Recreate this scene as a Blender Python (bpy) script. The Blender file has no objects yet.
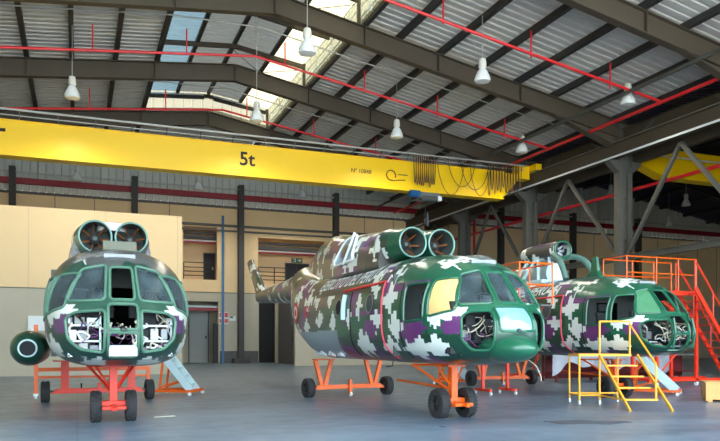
import bpy, math, random
import numpy as np
from mathutils import Vector, Matrix
PI = math.pi
random.seed(7)
scene = bpy.context.scene
COL = scene.collection

# ------------------------------------------------------------------ materials
def srgb(r, g, b):
    f = lambda c: (c/255/12.92) if c/255 <= .04045 else ((c/255+.055)/1.055)**2.4
    return (f(r), f(g), f(b), 1)
def mat(name, rgb, rough=.6, metal=0., var=.0, scale=3., bump=0., spec=.5, trans=0., alpha=None, coat=0.):
    m = bpy.data.materials.new(name); m.use_nodes = True
    nt = m.node_tree; b = nt.nodes['Principled BSDF']
    c = srgb(*rgb)
    b.inputs['Base Color'].default_value = c
    b.inputs['Roughness'].default_value = rough
    b.inputs['Metallic'].default_value = metal
    b.inputs['Specular IOR Level'].default_value = spec
    b.inputs['Coat Weight'].default_value = coat
    if trans: b.inputs['Transmission Weight'].default_value = trans
    if alpha is not None: b.inputs['Alpha'].default_value = alpha
    if var or bump:
        tc = nt.nodes.new('ShaderNodeTexCoord'); n = nt.nodes.new('ShaderNodeTexNoise')
        n.inputs['Scale'].default_value = scale; n.inputs['Detail'].default_value = 6; n.inputs['Roughness'].default_value = .6
        nt.links.new(tc.outputs['Object'], n.inputs['Vector'])
        if var:
            mx = nt.nodes.new('ShaderNodeMix'); mx.data_type = 'RGBA'
            mx.inputs[6].default_value = tuple(max(0, v*(1-var)) for v in c[:3])+(1,)
            mx.inputs[7].default_value = tuple(min(1, v*(1+var)) for v in c[:3])+(1,)
            nt.links.new(n.outputs['Fac'], mx.inputs[0]); nt.links.new(mx.outputs[2], b.inputs['Base Color'])
        if bump:
            bp = nt.nodes.new('ShaderNodeBump'); bp.inputs['Strength'].default_value = bump; bp.inputs['Distance'].default_value = .02
            nt.links.new(n.outputs['Fac'], bp.inputs['Height']); nt.links.new(bp.outputs[0], b.inputs['Normal'])
    return m
def sheet_mat(name, rgb, power=1.0):
    """translucent roof sheet: daylight passes through it"""
    m = bpy.data.materials.new(name); m.use_nodes = True; nt = m.node_tree
    nt.nodes.remove(nt.nodes['Principled BSDF']); out = nt.nodes['Material Output']
    t = nt.nodes.new('ShaderNodeBsdfTranslucent'); d = nt.nodes.new('ShaderNodeBsdfDiffuse'); mx = nt.nodes.new('ShaderNodeMixShader')
    t.inputs[0].default_value = srgb(*rgb); d.inputs[0].default_value = srgb(*rgb)
    mx.inputs[0].default_value = power
    nt.links.new(d.outputs[0], mx.inputs[1]); nt.links.new(t.outputs[0], mx.inputs[2]); nt.links.new(mx.outputs[0], out.inputs[0])
    return m

M = {}
M['rafter'] = mat('rafter_paint', (76, 67, 54), .6, var=.2, scale=1.5)
M['steel'] = mat('column_paint', (88, 87, 80), .55, var=.18, scale=2)
M['purlin'] = mat('purlin_dark', (46, 44, 44), .6)
M['roof'] = mat('roof_sheet', (206, 206, 202), .4, .1, var=.12, scale=1.2)
M['roof_blue'] = mat('roof_sheet_navy', (34, 42, 66), .5, .2, var=.1)
M['blue_sheet'] = mat('monitor_sheet', (140, 158, 165), .4, .4, var=.1)
M['sky_sheet'] = sheet_mat('translucent_sheet', (190, 180, 148), .22)
M['blue_sheet'] = sheet_mat('monitor_sheet_bluish', (140, 165, 176), .06)
M['dim_sheet'] = sheet_mat('monitor_sheet_grey', (150, 152, 148), .04)
M['end_sheet'] = sheet_mat('end_sheet', (185, 178, 158), .13)
M['wall_ribs'] = mat('ribbed_wall_sheet', (205, 203, 190), .6, .05, var=.08)
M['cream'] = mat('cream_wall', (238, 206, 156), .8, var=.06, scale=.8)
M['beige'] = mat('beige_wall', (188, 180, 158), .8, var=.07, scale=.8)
M['redbeam'] = mat('dark_red_paint', (150, 22, 34), .5)
M['redpipe'] = mat('red_pipe_paint', (214, 32, 40), .35)
M['yellow'] = mat('crane_yellow', (255, 204, 0), .4, var=.03)
M['black'] = mat('black_rubber', (24, 24, 26), .7, var=.2, scale=20)
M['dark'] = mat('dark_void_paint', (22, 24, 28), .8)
M['doorblack'] = mat('door_black_steel', (30, 30, 32), .6)
M['doorgrey'] = mat('door_grey_steel', (168, 170, 164), .6, var=.05)
M['slate'] = mat('slate_box', (98, 96, 94), .8, var=.05)
M['orange'] = mat('orange_paint', (238, 98, 8), .35, var=.06)
M['redorange'] = mat('red_orange_paint', (228, 54, 26), .35, var=.06)
M['stairyellow'] = mat('stand_yellow_paint', (235, 170, 50), .4, var=.06)
M['white'] = mat('white_paint', (226, 232, 230), .4, var=.04)
M['paleblue'] = mat('pale_blue_paint', (190, 215, 218), .4, var=.06)
M['blue'] = mat('blue_paint', (50, 110, 160), .5)
M['hoistblue'] = mat('hoist_blue', (20, 80, 130), .4)
M['greypart'] = mat('grey_metal', (120, 124, 126), .4, .5, var=.15)
M['bare'] = mat('bare_metal', (165, 178, 178), .35, .5, var=.2, scale=8)
M['wire_w'] = mat('wire_pale', (185, 180, 160), .5)
M['wire_d'] = mat('wire_dark', (40, 36, 34), .6)
M['wire_b'] = mat('wire_brown', (120, 70, 30), .6)
M['green'] = mat('aircraft_green', (26, 92, 66), .28, var=.08, scale=3, coat=.3)
M['greenpale'] = mat('masked_green_pane', (70, 125, 88), .5, var=.25, scale=6)
M['interior'] = mat('interior_primer', (70, 76, 74), .7, var=.2, scale=8)
M['seat'] = mat('seat_cloth', (38, 42, 44), .8)
M['maskyellow'] = mat('masking_paper', (228, 190, 122), .8, var=.1, scale=4, bump=.3)
M['purple'] = mat('purple_paint', (98, 48, 104), .4)
M['redline'] = mat('red_line_paint', (215, 40, 50), .5)
M['pink'] = mat('faded_red_tape', (212, 70, 90), .6)
M['wood'] = mat('crate_plywood', (214, 160, 96), .7, var=.15, scale=6)
M['lampglass'] = mat('lamp_glass', (235, 238, 235), .2, spec=.6)
M['lampbody'] = mat('lamp_body', (215, 212, 200), .5)
M['ink'] = mat('black_lettering', (30, 20, 8), .6)
M['inkbrown'] = mat('brown_lettering', (110, 70, 10), .6)
M['signgreen'] = mat('exit_sign_green', (60, 110, 70), .5)
M['signred'] = mat('sign_red', (215, 80, 60), .5)
M['conduit'] = mat('galvanised_conduit', (180, 180, 172), .4, .4)
M['plastic'] = mat('dust_sheet_plastic', (190, 196, 204), .3, alpha=.75, bump=.6, var=.15, scale=5)
M['maroon'] = mat('maroon_paint', (110, 26, 30), .6, var=.2)
M['patchgrey'] = mat('dark_floor_patch', (70, 74, 84), .8)

def glass(name, tint, alpha, rough=.08):
    m = mat(name, tint, rough, spec=.7); b = m.node_tree.nodes['Principled BSDF']
    nt = m.node_tree
    tc = nt.nodes.new('ShaderNodeTexCoord'); n = nt.nodes.new('ShaderNodeTexNoise'); n.inputs['Scale'].default_value = 4; n.inputs['Detail'].default_value = 5
    r = nt.nodes.new('ShaderNodeMapRange'); r.inputs[1].default_value = .35; r.inputs[2].default_value = .7
    r.inputs[3].default_value = max(0, alpha-.2); r.inputs[4].default_value = min(1, alpha+.25)
    nt.links.new(tc.outputs['Object'], n.inputs['Vector']); nt.links.new(n.outputs['Fac'], r.inputs[0]); nt.links.new(r.outputs[0], b.inputs['Alpha'])
    return m
M['glass'] = glass('dusty_glass', (88, 106, 112), .38)
M['glass_clear'] = glass('film_covered_glass', (170, 200, 210), .75, .15)
M['skysheen'] = mat('glossy_sky_tinted_panel', (130, 172, 190), .15, .2, var=.2, scale=4)  # sky reflection put into the pale blue base colour

def camo_mat():
    m = bpy.data.materials.new('digital_camouflage_paint'); m.use_nodes = True; nt = m.node_tree; b = nt.nodes['Principled BSDF']
    a = nt.nodes.new('ShaderNodeAttribute'); a.attribute_name = 'camo'
    nt.links.new(a.outputs['Color'], b.inputs['Base Color'])
    b.inputs['Roughness'].default_value = .3; b.inputs['Coat Weight'].default_value = .25; b.inputs['Coat Roughness'].default_value = .2
    return m
M['camo'] = camo_mat()

def floor_layer():
    m = mat('epoxy_floor', (112, 118, 128), .28, spec=.6); nt = m.node_tree; b = nt.nodes['Principled BSDF']
    tc = nt.nodes.new('ShaderNodeTexCoord')
    n = nt.nodes.new('ShaderNodeTexNoise'); n.inputs['Scale'].default_value = .35; n.inputs['Detail'].default_value = 8; n.inputs['Roughness'].default_value = .65
    n2 = nt.nodes.new('ShaderNodeTexNoise'); n2.inputs['Scale'].default_value = 2.2; n2.inputs['Detail'].default_value = 6
    mp = nt.nodes.new('ShaderNodeMapping'); mp.inputs['Scale'].default_value = (.5, 1.6, 1)
    nt.links.new(tc.outputs['Object'], mp.inputs['Vector']); nt.links.new(mp.outputs[0], n.inputs['Vector']); nt.links.new(tc.outputs['Object'], n2.inputs['Vector'])
    cr = nt.nodes.new('ShaderNodeValToRGB'); cr.color_ramp.elements[0].position = .35; cr.color_ramp.elements[1].position = .68
    cr.color_ramp.elements[0].color = srgb(88, 104, 120); cr.color_ramp.elements[1].color = srgb(120, 142, 160)
    nt.links.new(n.outputs['Fac'], cr.inputs[0])
    # slab joints
    br = nt.nodes.new('ShaderNodeTexBrick'); br.inputs['Scale'].default_value = 1; br.inputs['Brick Width'].default_value = 6; br.inputs['Row Height'].default_value = 6
    br.inputs['Mortar Size'].default_value = .015; br.inputs['Color1'].default_value = (1, 1, 1, 1); br.inputs['Color2'].default_value = (1, 1, 1, 1); br.inputs['Mortar'].default_value = (.72, .72, .72, 1); br.offset = 0
    nt.links.new(tc.outputs['Object'], br.inputs['Vector'])
    mx = nt.nodes.new('ShaderNodeMix'); mx.data_type = 'RGBA'; mx.blend_type = 'MULTIPLY'; mx.inputs[0].default_value = 1
    nt.links.new(cr.outputs[0], mx.inputs[6]); nt.links.new(br.outputs[0], mx.inputs[7]); nt.links.new(mx.outputs[2], b.inputs['Base Color'])
    r = nt.nodes.new('ShaderNodeMapRange'); r.inputs[3].default_value = .2; r.inputs[4].default_value = .48
    nt.links.new(n2.outputs['Fac'], r.inputs[0]); nt.links.new(r.outputs[0], b.inputs['Roughness'])
    return m
M['floor'] = floor_layer()
M['ring'] = mat('intake_lip', (104, 138, 128), .35, .3)
M['frame_pale'] = mat('dusty_green_frame', (74, 112, 92), .5, var=.25, scale=9)
M['tyre'] = mat('tyre_rubber', (44, 44, 45), .8)
M['gable'] = mat('gable_steel', (66, 63, 58), .6)
M['tray'] = mat('olive_tray', (96, 98, 82), .6, var=.15)
M['apron'] = mat('outdoor_concrete', (190, 186, 178), .9, var=.05)

# ------------------------------------------------------------------ mesh builder
class MB:
    def __init__(s): s.v = []; s.f = []
    def add(s, vs, fs):
        o = len(s.v); s.v += [tuple(v) for v in vs]; s.f += [tuple(i+o for i in f) for f in fs]; return s
    def box(s, x0, x1, y0, y1, z0, z1):
        vs = [(x, y, z) for z in (z0, z1) for y in (y0, y1) for x in (x0, x1)]
        return s.add(vs, [(0, 2, 3, 1), (4, 5, 7, 6), (0, 1, 5, 4), (2, 6, 7, 3), (0, 4, 6, 2), (1, 3, 7, 5)])
    def bar(s, a, b, w, h, up=(0, 0, 1)):
        a = Vector(a); b = Vector(b); d = (b-a).normalized(); u = Vector(up)
        if abs(d.dot(u)) > .98: u = Vector((1, 0, 0))
        r = d.cross(u).normalized(); u = r.cross(d)
        vs = [p+r*sx*w/2+u*sz*h/2 for p in (a, b) for sx, sz in ((-1, -1), (1, -1), (1, 1), (-1, 1))]
        return s.add(vs, [(0, 1, 2, 3), (4, 7, 6, 5), (0, 4, 5, 1), (1, 5, 6, 2), (2, 6, 7, 3), (3, 7, 4, 0)])
    def ibeam(s, a, b, w, h, t=.03, up=(0, 0, 1)):
        a = Vector(a); b = Vector(b); d = (b-a).normalized(); u = Vector(up)
        r = d.cross(u).normalized(); u = r.cross(d)
        s.bar(a, b, t, h, up); s.bar(a+u*(h/2-t/2), b+u*(h/2-t/2), w, t, up); s.bar(a-u*(h/2-t/2), b-u*(h/2-t/2), w, t, up); return s
    def tube(s, pts, r, n=8, closed=False):
        P = [Vector(p) for p in pts]; L = len(P); rr = r if isinstance(r, (list, tuple)) else [r]*L
        vs = []; prev = None
        for i, p in enumerate(P):
            if closed: d = P[(i+1) % L]-P[i-1]
            else: d = P[min(i+1, L-1)]-P[max(i-1, 0)]
            if d.length < 1e-9: d = Vector((0, 0, 1))
            d.normalize()
            if prev is None:
                u = Vector((0, 0, 1)) if abs(d.z) < .9 else Vector((1, 0, 0))
            else: u = prev
            q = d.cross(u).normalized(); u = q.cross(d).normalized(); prev = u
            for k in range(n):
                t = 2*PI*k/n; vs.append(p+(q*math.cos(t)+u*math.sin(t))*rr[i])
        fs = []
        for i in range(L if closed else L-1):
            j = (i+1) % L
            for k in range(n): fs.append((i*n+k, i*n+(k+1) % n, j*n+(k+1) % n, j*n+k))
        if not closed: fs.append(tuple(range(n-1, -1, -1))); fs.append(tuple((L-1)*n+k for k in range(n)))
        return s.add(vs, fs)
    def lathe(s, prof, c=(0, 0, 0), axis='z', n=24, caps=True):
        """prof: list of (radius, height along axis)"""
        vs = []
        for r, h in prof:
            for k in range(n):
                t = 2*PI*k/n; a, b = r*math.cos(t), r*math.sin(t)
                p = {'z': (a, b, h), 'y': (a, h, b), 'x': (h, a, b)}[axis]
                vs.append((p[0]+c[0], p[1]+c[1], p[2]+c[2]))
        fs = [(i*n+k, i*n+(k+1) % n, (i+1)*n+(k+1) % n, (i+1)*n+k) for i in range(len(prof)-1) for k in range(n)]
        if caps: fs.append(tuple(range(n-1, -1, -1))); fs.append(tuple((len(prof)-1)*n+k for k in range(n)))
        return s.add(vs, fs)
    def prism(s, poly, axis, a, b):
        """poly of 2D points, extruded on axis from a to b"""
        def P(p, h): return {'x': (h, p[0], p[1]), 'y': (p[0], h, p[1]), 'z': (p[0], p[1], h)}[axis]
        n = len(poly); vs = [P(p, a) for p in poly]+[P(p, b) for p in poly]
        fs = [tuple(range(n-1, -1, -1)), tuple(range(n, 2*n))]+[(i, (i+1) % n, n+(i+1) % n, n+i) for i in range(n)]
        return s.add(vs, fs)
    def obj(s, name, m, parent=None, smooth=False, bevel=0, solid=0):
        me = bpy.data.meshes.new(name); me.from_pydata(s.v, [], s.f); me.update()
        bm_fix(me)
        if m: me.materials.append(M[m] if isinstance(m, str) else m)
        o = bpy.data.objects.new(name, me); COL.objects.link(o)
        if parent: o.parent = parent
        if smooth:
            me.polygons.foreach_set('use_smooth', [True]*len(me.polygons))
            try: me.set_sharp_from_angle(angle=math.radians(40))
            except Exception: pass
        if bevel:
            b = o.modifiers.new('b', 'BEVEL'); b.width = bevel; b.segments = 2; b.limit_method = 'ANGLE'
        if solid:
            b = o.modifiers.new('s', 'SOLIDIFY'); b.thickness = solid; b.offset = 0
        return o
import bmesh
def bm_fix(me):
    bm = bmesh.new(); bm.from_mesh(me); bmesh.ops.recalc_face_normals(bm, faces=bm.faces); bm.to_mesh(me); bm.free()
def struct(o): o['kind'] = 'structure'; return o
def tag(o, label, cat, group=None):
    o['label'] = label; o['category'] = cat
    if group: o['group'] = group
    return o
def thing(name, label, cat, loc=(0, 0, 0), rz=0, group=None):
    o = bpy.data.objects.new(name, None); COL.objects.link(o); o.empty_display_size = .2
    o.location = loc; o.rotation_euler = (0, 0, rz); return tag(o, label, cat, group)
def dup(root, loc, rz=None, label=None):
    r = root.copy(); COL.objects.link(r); r.location = loc
    if rz is not None: r.rotation_euler = (0, 0, rz)
    if label: r['label'] = label
    for ch in list(root.children):
        c = ch.copy(); COL.objects.link(c); c.parent = r
        for g in ch.children:
            d = g.copy(); COL.objects.link(d); d.parent = c
    return r
def letters(txt, size, italic=0.):
    """flat glyph mesh of a text, in its own xy plane, finely cut"""
    cu = bpy.data.curves.new('t', 'FONT'); cu.body = txt; cu.size = size; cu.shear = italic
    cu.align_x = 'CENTER'; cu.align_y = 'CENTER'; cu.resolution_u = 3; cu.offset = size*.02
    o = bpy.data.objects.new('t', cu); COL.objects.link(o)
    me = bpy.data.meshes.new_from_object(o.evaluated_get(bpy.context.evaluated_depsgraph_get()))
    v = [tuple(p.co) for p in me.vertices]; f = [tuple(p.vertices) for p in me.polygons]
    bpy.data.objects.remove(o); bpy.data.meshes.remove(me)
    return v, f

# ------------------------------------------------------------------ camera
H = 1.4
cam = bpy.data.cameras.new('camera'); co = bpy.data.objects.new('camera', cam); COL.objects.link(co)
co.location = (0, 0, H); co.rotation_euler = (PI/2, 0, -.3795)
cam.sensor_width = 36; cam.lens = 709/720*36; cam.shift_y = (344.3-220.5)/720; cam.clip_end = 400
scene.camera = co

# ------------------------------------------------------------------ setting
YB = 52.6                       # back wall
FR = [4.6, 12.6, 20.6, 28.6, 36.6, 44.6]
XR, XL, XC = 7.6, -10.6, 25.85  # ridge, left eave, right column row
def zr(x):                      # top of rafter
    return 15.9-(.115*(XR-x) if x < XR else .178*(x-XR))
def roof2(x):                   # second nave, ridge at 44
    return 12.65+.17*(x-26) if x < 44 else 12.65+.17*18-.17*(x-44)

struct(MB().box(-60, 90, -2, 60, -.3, 0).obj('floor', 'floor'))
struct(MB().box(-60, 90, -60, -2, -.3, 0).obj('ground_apron', 'apron'))

def corrugated(x0, x1, zf, y0, y1, pitch=.42, d=.07):
    """ribbed sheet with ribs running up the slope"""
    prof = []; y = y0
    while y < y1:
        prof += [(y, 0), (y+pitch*.62, 0), (y+pitch*.70, d), (y+pitch*.92, d)]; y += pitch
    prof.append((min(y, y1), 0)); prof = [(min(a, y1), h) for a, h in prof]
    n = len(prof); vs = [(x, a, zf(x)+h) for x in (x0, x1) for a, h in prof]
    return MB().add(vs, [(i, i+1, n+i+1, n+i) for i in range(n-1)])
MX0, MX1 = 3.7, 11.5            # ridge monitor
zs = lambda x: zr(x)+.28
struct(corrugated(XL-.5, MX0, zs, -2, YB+.2).obj('ceiling_left', 'roof'))
struct(corrugated(MX1, 26, zs, -2, YB+.2).obj('ceiling_right', 'roof'))
struct(corrugated(MX0, XR, zs, 44.7, YB+.2).obj('ceiling_back_left', 'roof'))
struct(corrugated(XR, MX1, zs, 44.7, YB+.2).obj('ceiling_back_right', 'roof'))
zm = lambda x: 17.15-(.09*(XR-x) if x < XR else .14*(x-XR))
struct(corrugated(MX0, 5.7, zm, -2, 44.7).obj('ceiling_monitor_left', 'blue_sheet'))
struct(corrugated(5.7, XR, zm, -2, 44.7).obj('ceiling_monitor_middle', 'dim_sheet'))
struct(corrugated(XR, 9.6, zm, -2, 44.7).obj('ceiling_monitor_centre', 'dim_sheet'))
struct(corrugated(9.6, MX1, zm, -2, 44.7, d=.03).obj('ceiling_monitor_skylight', 'sky_sheet'))
# upstands of the monitor, ribbed translucent
def ribwall(axis, fixed, a0, a1, zlo, zhi, pitch=.6, d=.05):
    m = MB(); n = int(abs(a1-a0)/pitch)+1; pts = []
    for i in range(n):
        t = a0+i*pitch
        pts += [(t, 0), (t+pitch*.8, 0), (t+pitch*.87, d), (t+pitch*.94, d)]
    pts = [(min(p, a1), h) for p, h in pts]+[(a1, 0)]
    vs = []
    for q in (0, 1):
        for p, h in pts:
            z = (zlo, zhi)[q]; z = z(p) if callable(z) else z
            vs.append((fixed+h, p, z) if axis == 'y' else (p, fixed+h, z))
    k = len(pts)
    return m.add(vs, [(i, i+1, k+i+1, k+i) for i in range(k-1)])
struct(ribwall('y', MX1, -2, 44.7, zs(MX1)-.15, zm(MX1)+.02).obj('wall_monitor_right', 'sky_sheet'))
struct(ribwall('y', MX0, -2, 44.7, zs(MX0)-.15, zm(MX0)+.02).obj('wall_monitor_left', 'blue_sheet'))
struct(ribwall('x', 44.7, MX0, MX1, lambda x: zr(x)-.1, lambda x: zm(x)+.02).obj('wall_monitor_end', 'end_sheet'))
for xa, xb in ((4.0, 7.3), (7.9, 11.2)):
    struct(MB().bar((xa, 44.5, zm(xa)-.22), (xb, 44.5, zm(xb)-.22), .06, .09).obj('trim_monitor_end', 'white'))
    struct(MB().bar((xa, 44.45, zm(xa)-.42), (xb, 44.45, zm(xb)-.42), .08, .2).obj('trim_monitor_end', 'purlin'))
for z in (zs(MX1)+.1, (zs(MX1)+zm(MX1))/2, zm(MX1)-.1):
    struct(MB().box(MX1-.1, MX1-.04, -2, 44.6, z-.025, z+.025).obj('trim_monitor_rail', 'white'))
for i in range(19):
    y = 1+i*2.4
    struct(MB().box(MX1-.12, MX1-.05, y, y+.06, zs(MX1)-.1, zm(MX1)-.05).obj('trim_monitor_post', 'white'))
# portal frames
for k, y in enumerate(FR):
    m = MB()
    for xa, xb, h in ((XL, XR, .85), (XR, XC, .85)):
        m.ibeam((xa, y, zr(xa)-h/2), (xb, y, zr(xb)-h/2), .34, h, .035)
    m.add([(XC-4.5, y-.03, zr(XC-4.5)-.8), (XC+.5, y-.03, zr(XC)-.8), (XC+.5, y-.03, zr(XC)-1.45), (XC-4.5, y+.03, zr(XC-4.5)-.8), (XC+.5, y+.03, zr(XC)-.8), (XC+.5, y+.03, zr(XC)-1.45)],
          [(0, 1, 2), (3, 5, 4), (0, 2, 5, 3), (0, 3, 4, 1), (1, 4, 5, 2)])
    m.bar((XC-4.5, y, zr(XC-4.5)-.82), (XC-.3, y, zr(XC)-1.45), .34, .035)
    for x in (MX0-.1, MX1+.1, XR, 19.6, 15.2, -2.2):          # stiffeners and splice plates
        m.bar((x, y-.19, zr(x)-.42), (x, y+.19, zr(x)-.42), .04, .84)
    m.obj('roof_rafter', 'rafter')['kind'] = 'structure'
    # monitor frame: post and small rafters
    m = MB().bar((MX0+.1, y, zr(MX0)), (MX0+.1, y, zm(MX0)-.1), .16, .12).bar((MX1-.15, y, zr(MX1)), (MX1-.15, y, zm(MX1)-.1), .16, .12)
    m.bar((MX0+.1, y, zm(MX0)-.28), (XR, y, zm(XR)-.28), .14, .22).bar((XR, y, zm(XR)-.28), (MX1-.1, y, zm(MX1)-.28), .14, .22)
    struct(m.obj('monitor_frame', 'rafter'))
for y in (16.6, 24.6, 32.6, 40.6):
    m = MB().bar((MX0+.1, y, zm(MX0)-.28), (XR, y, zm(XR)-.28), .14, .22).bar((XR, y, zm(XR)-.28), (MX1-.1, y, zm(MX1)-.28), .14, .22)
    struct(m.obj('monitor_rafter', 'rafter'))
    # crossed tie rods in the skylight half
    struct(MB().tube([(XR, y-3.6, zm(XR)-.3), (MX1-.2, y+.2, zm(MX1)-.3)], .018, 5).tube([(XR, y+.2, zm(XR)-.3), (MX1-.2, y-3.6, zm(MX1)-.3)], .018, 5).obj('monitor_tie_rod', 'wire_d'))
# purlins
px = [-10.0, -8.05, -6.1, -4.15, -2.2, -.25, 1.74, MX0, MX1+.12, 13.3, 15.35, 17.4, 19.5, 21.6, 23.7, 25.4]
for x in px:
    w = .2
    struct(MB().box(x-w/2, x+w/2, -2, YB, zr(x)+.0, zr(x)+.28).obj('roof_purlin', 'purlin'))
for x in (5.7, XR, 9.6):
    struct(MB().box(x-.09, x+.09, -2, 44.6, zm(x)-.2, zm(x)-.01).obj('monitor_purlin', 'purlin'))
# right hand column row with crane runway and inverted V bracing
RX = 25.05
for k, y in enumerate(FR):
    m = MB().box(XC-.42, XC-.38, y-.2, y+.2, 0, 12.6).box(XC+.38, XC+.42, y-.2, y+.2, 0, 12.6).box(XC-.38, XC+.38, y-.03, y+.03, 0, 12.6)
    m.box(XC-.38, XC-.14, y-.17, y-.14, 0, 10.1).box(XC+.14, XC+.38, y-.17, y-.14, 0, 10.1)
    for z in (2.5, 4.6, 6.7, 8.8): m.box(XC-.38, XC+.38, y-.18, y+.18, z, z+.03)
    m.prism([(XC-.42, 10.1), (XC-.42, 10.7), (XC-.98, 10.7), (XC-.98, 10.55)], 'y', y-.2, y+.2).prism([(XC+.42, 10.1), (XC+1.0, 10.55), (XC+1.0, 10.7), (XC+.42, 10.7)], 'y', y-.2, y+.2)
    struct(m.obj('hangar_column', 'steel'))
for side, x in ((-1, RX), (1, 26.75)):
    struct(MB().ibeam((x, -2, 11.1), (x, YB, 11.1), .36, .75, .04).obj('crane_runway_beam', 'rafter'))
    struct(MB().box(x-.06, x+.06, -2, YB, 11.475, 11.54).obj('crane_rail', 'conduit'))
struct(MB().box(RX-.2, RX-.18, -2, YB, 10.70, 10.80).obj('trim_runway_edge', 'white'))
struct(MB().ibeam((XC, -2, 12.1), (XC, YB, 12.1), .3, .5, .03).obj('eave_beam', 'rafter'))
struct(MB().ibeam((XC, -2, 5.8), (XC, YB, 5.8), .28, .3, .03).obj('bracing_bottom_chord', 'steel'))
for i in range(-1, len(FR)):
    y0 = FR[i] if i >= 0 else -3.4; y1 = FR[i+1] if i+1 < len(FR) else YB; ym = (y0+y1)/2
    for a, b in (((y0+.3, 5.9), (ym, 10.6)), ((y1-.3, 5.9), (ym, 10.6))):
        if a[0] < -2: continue
        struct(MB().ibeam((XC, a[0], a[1]), (XC-.3, b[0], b[1]), .17, .17, .02, up=(1, 0, 0)).obj('column_brace', 'steel'))
    if i >= 1 and i < 5:
        struct(MB().bar((XC-.1, y1-.3, 11.0), (XC-.1, y1-2.2, 12.2), .14, .14).obj('knee_brace', 'steel'))
        struct(MB().bar((XC-.1, y0+.3, 11.0), (XC-.1, y0+2.2, 12.2), .14, .14).obj('knee_brace', 'steel'))
struct(MB().ibeam((22.0, -2, 12.25), (22.0, YB, 12.25), .12, .13, .02).obj('trim_longitudinal_tie', 'steel'))
# left wall and outside walls (mostly out of view, they close the hangar)
struct(MB().box(XL-.8, XL-.6, -2, YB, 0, 14.2).obj('wall_left', 'beige'))
# back wall with openings
OP = [(7.15, 9.7, 0, 4.55), (7.15, 9.6, 6.15, 10.0), (12.75, 14.05, 0, 4.7), (12.7, 18.0, 6.0, 9.45)]
def wall_with(x0, x1, z0, z1, ops, y0, y1):
    m = MB(); xs = sorted({x0, x1}|{v for o in ops for v in o[:2] if x0 < v < x1})
    for a, b in zip(xs, xs[1:]):
        cuts = sorted([(max(o[2], z0), min(o[3], z1)) for o in ops if o[0] <= a+1e-6 and o[1] >= b-1e-6 and o[2] < z1 and o[3] > z0])
        z = z0
        for c0, c1 in cuts:
            if c0 > z: m.box(a, b, y0, y1, z, c0)
            z = max(z, c1)
        if z < z1: m.box(a, b, y0, y1, z, z1)
    return m
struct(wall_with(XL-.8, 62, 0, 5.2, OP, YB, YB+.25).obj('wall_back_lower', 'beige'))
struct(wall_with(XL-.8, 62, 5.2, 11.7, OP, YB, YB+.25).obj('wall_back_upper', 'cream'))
struct(ribwall('x', YB+.02, XL-.8, 62, 11.7, lambda x: (zs(x)+.2 if x < 26 else roof2(x)+.4), pitch=.5, d=-.08).obj('wall_back_ribbed', 'wall_ribs'))
for x in np.arange(-9, 60, 2.53):      # precast joints
    if not any(o[0]-.1 < x < o[1]+.1 for o in OP): struct(MB().box(x-.02, x+.02, YB-.015, YB, 5.2, 11.7).obj('trim_wall_joint', 'slate'))
struct(MB().box(XL, 60, YB-.4, YB-.1, 12.12, 12.5).obj('trim_red_beam', 'redbeam'))
struct(MB().box(XL, 60, YB-.3, YB-.22, 12.85, 12.95).obj('trim_upper_rail', 'conduit'))
struct(MB().box(XL, 60, YB-.2, YB-.05, 11.5, 11.65).obj('trim_wall_rail', 'slate'))
struct(MB().box(XL, 26, YB-.3, YB-.05, 10.1, 10.25).obj('trim_rail_upper', 'steel'))
struct(MB().box(XL, 26, YB-.3, YB-.05, 9.75, 9.85).obj('trim_rail_lower', 'slate'))
struct(MB().box(-1, 12.7, YB-.03, YB, 5.2, 5.25).obj('trim_band', 'slate'))
struct(MB().box(9.8, 12.7, YB-.05, YB, 0, .9).obj('trim_wainscot', 'slate'))
for x in (-4.0, 3.75, 11.3, 18.8, 33.9, 41.5, 49):
    m = MB().ibeam((x, YB-.35, .0), (x, YB-.35, 13.2), .4, .5, .04, up=(0, 1, 0)).box(x-.2, x+.2, YB-.62, YB-.58, 0, 13.2)
    m.box(x-.6, x+.6, YB-.9, YB-.05, 0, .35)
    struct(m.obj('gable_column', 'gable'))
# rooms behind the openings
def room(n, o, depth):
    x0, x1, z0, z1 = o; y0, y1 = YB+.25, YB+.25+depth
    m = MB().box(x0-1, x1+1, y1, y1+.1, z0, z1+.2).box(x0-1.1, x0-1, y0, y1, z0, z1+.2).box(x1+1, x1+1.1, y0, y1, z0, z1+.2).box(x0-1, x1+1, y0, y1, z0-.2, z0).box(x0-1, x1+1, y0, y1, z1+.1, z1+.3)
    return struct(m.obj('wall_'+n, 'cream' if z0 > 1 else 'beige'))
room('gallery_left', OP[1], 2.5); room('gallery_right', OP[3], 2.5); room('ground_room', OP[0], 2.0)
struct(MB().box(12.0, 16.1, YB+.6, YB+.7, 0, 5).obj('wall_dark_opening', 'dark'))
for o in (OP[1], OP[3]):
    for z, h, mm in ((o[3]-.35, .18, 'slate'), (o[3]-.75, .28, 'slate'), (o[3]-1.05, .14, 'redbeam'), (o[3]-.92, .08, 'white')):
        struct(MB().box(o[0]-.3, o[1]+.3, YB+.9, YB+1.1, z, z+h).obj('trim_gallery_beam', mm))
struct(MB().box(OP[0][0], OP[0][1], YB+.3, YB+.4, 3.9, 4.1).obj('trim_ground_beam', 'redbeam'))
struct(MB().box(OP[0][0], OP[0][1], YB+.3, YB+.4, 4.12, 4.25).obj('trim_ground_beam', 'white'))
def rail(n, x0, x1, z):
    t = thing('guard_railing', n, 'railing', (x0, YB+.1, z))
    L = x1-x0; m = MB()
    for h in (.3, .6, .9, 1.25): m.tube([(0, 0, h), (L, 0, h)], .035, 6)
    m.obj('rail', 'doorblack', t); k = max(2, int(L/1.0)+1)
    for i in range(k): MB().tube([(L*i/(k-1), 0, 0), (L*i/(k-1), 0, 1.25)], .04, 6).obj('post', 'doorblack', t)
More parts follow.
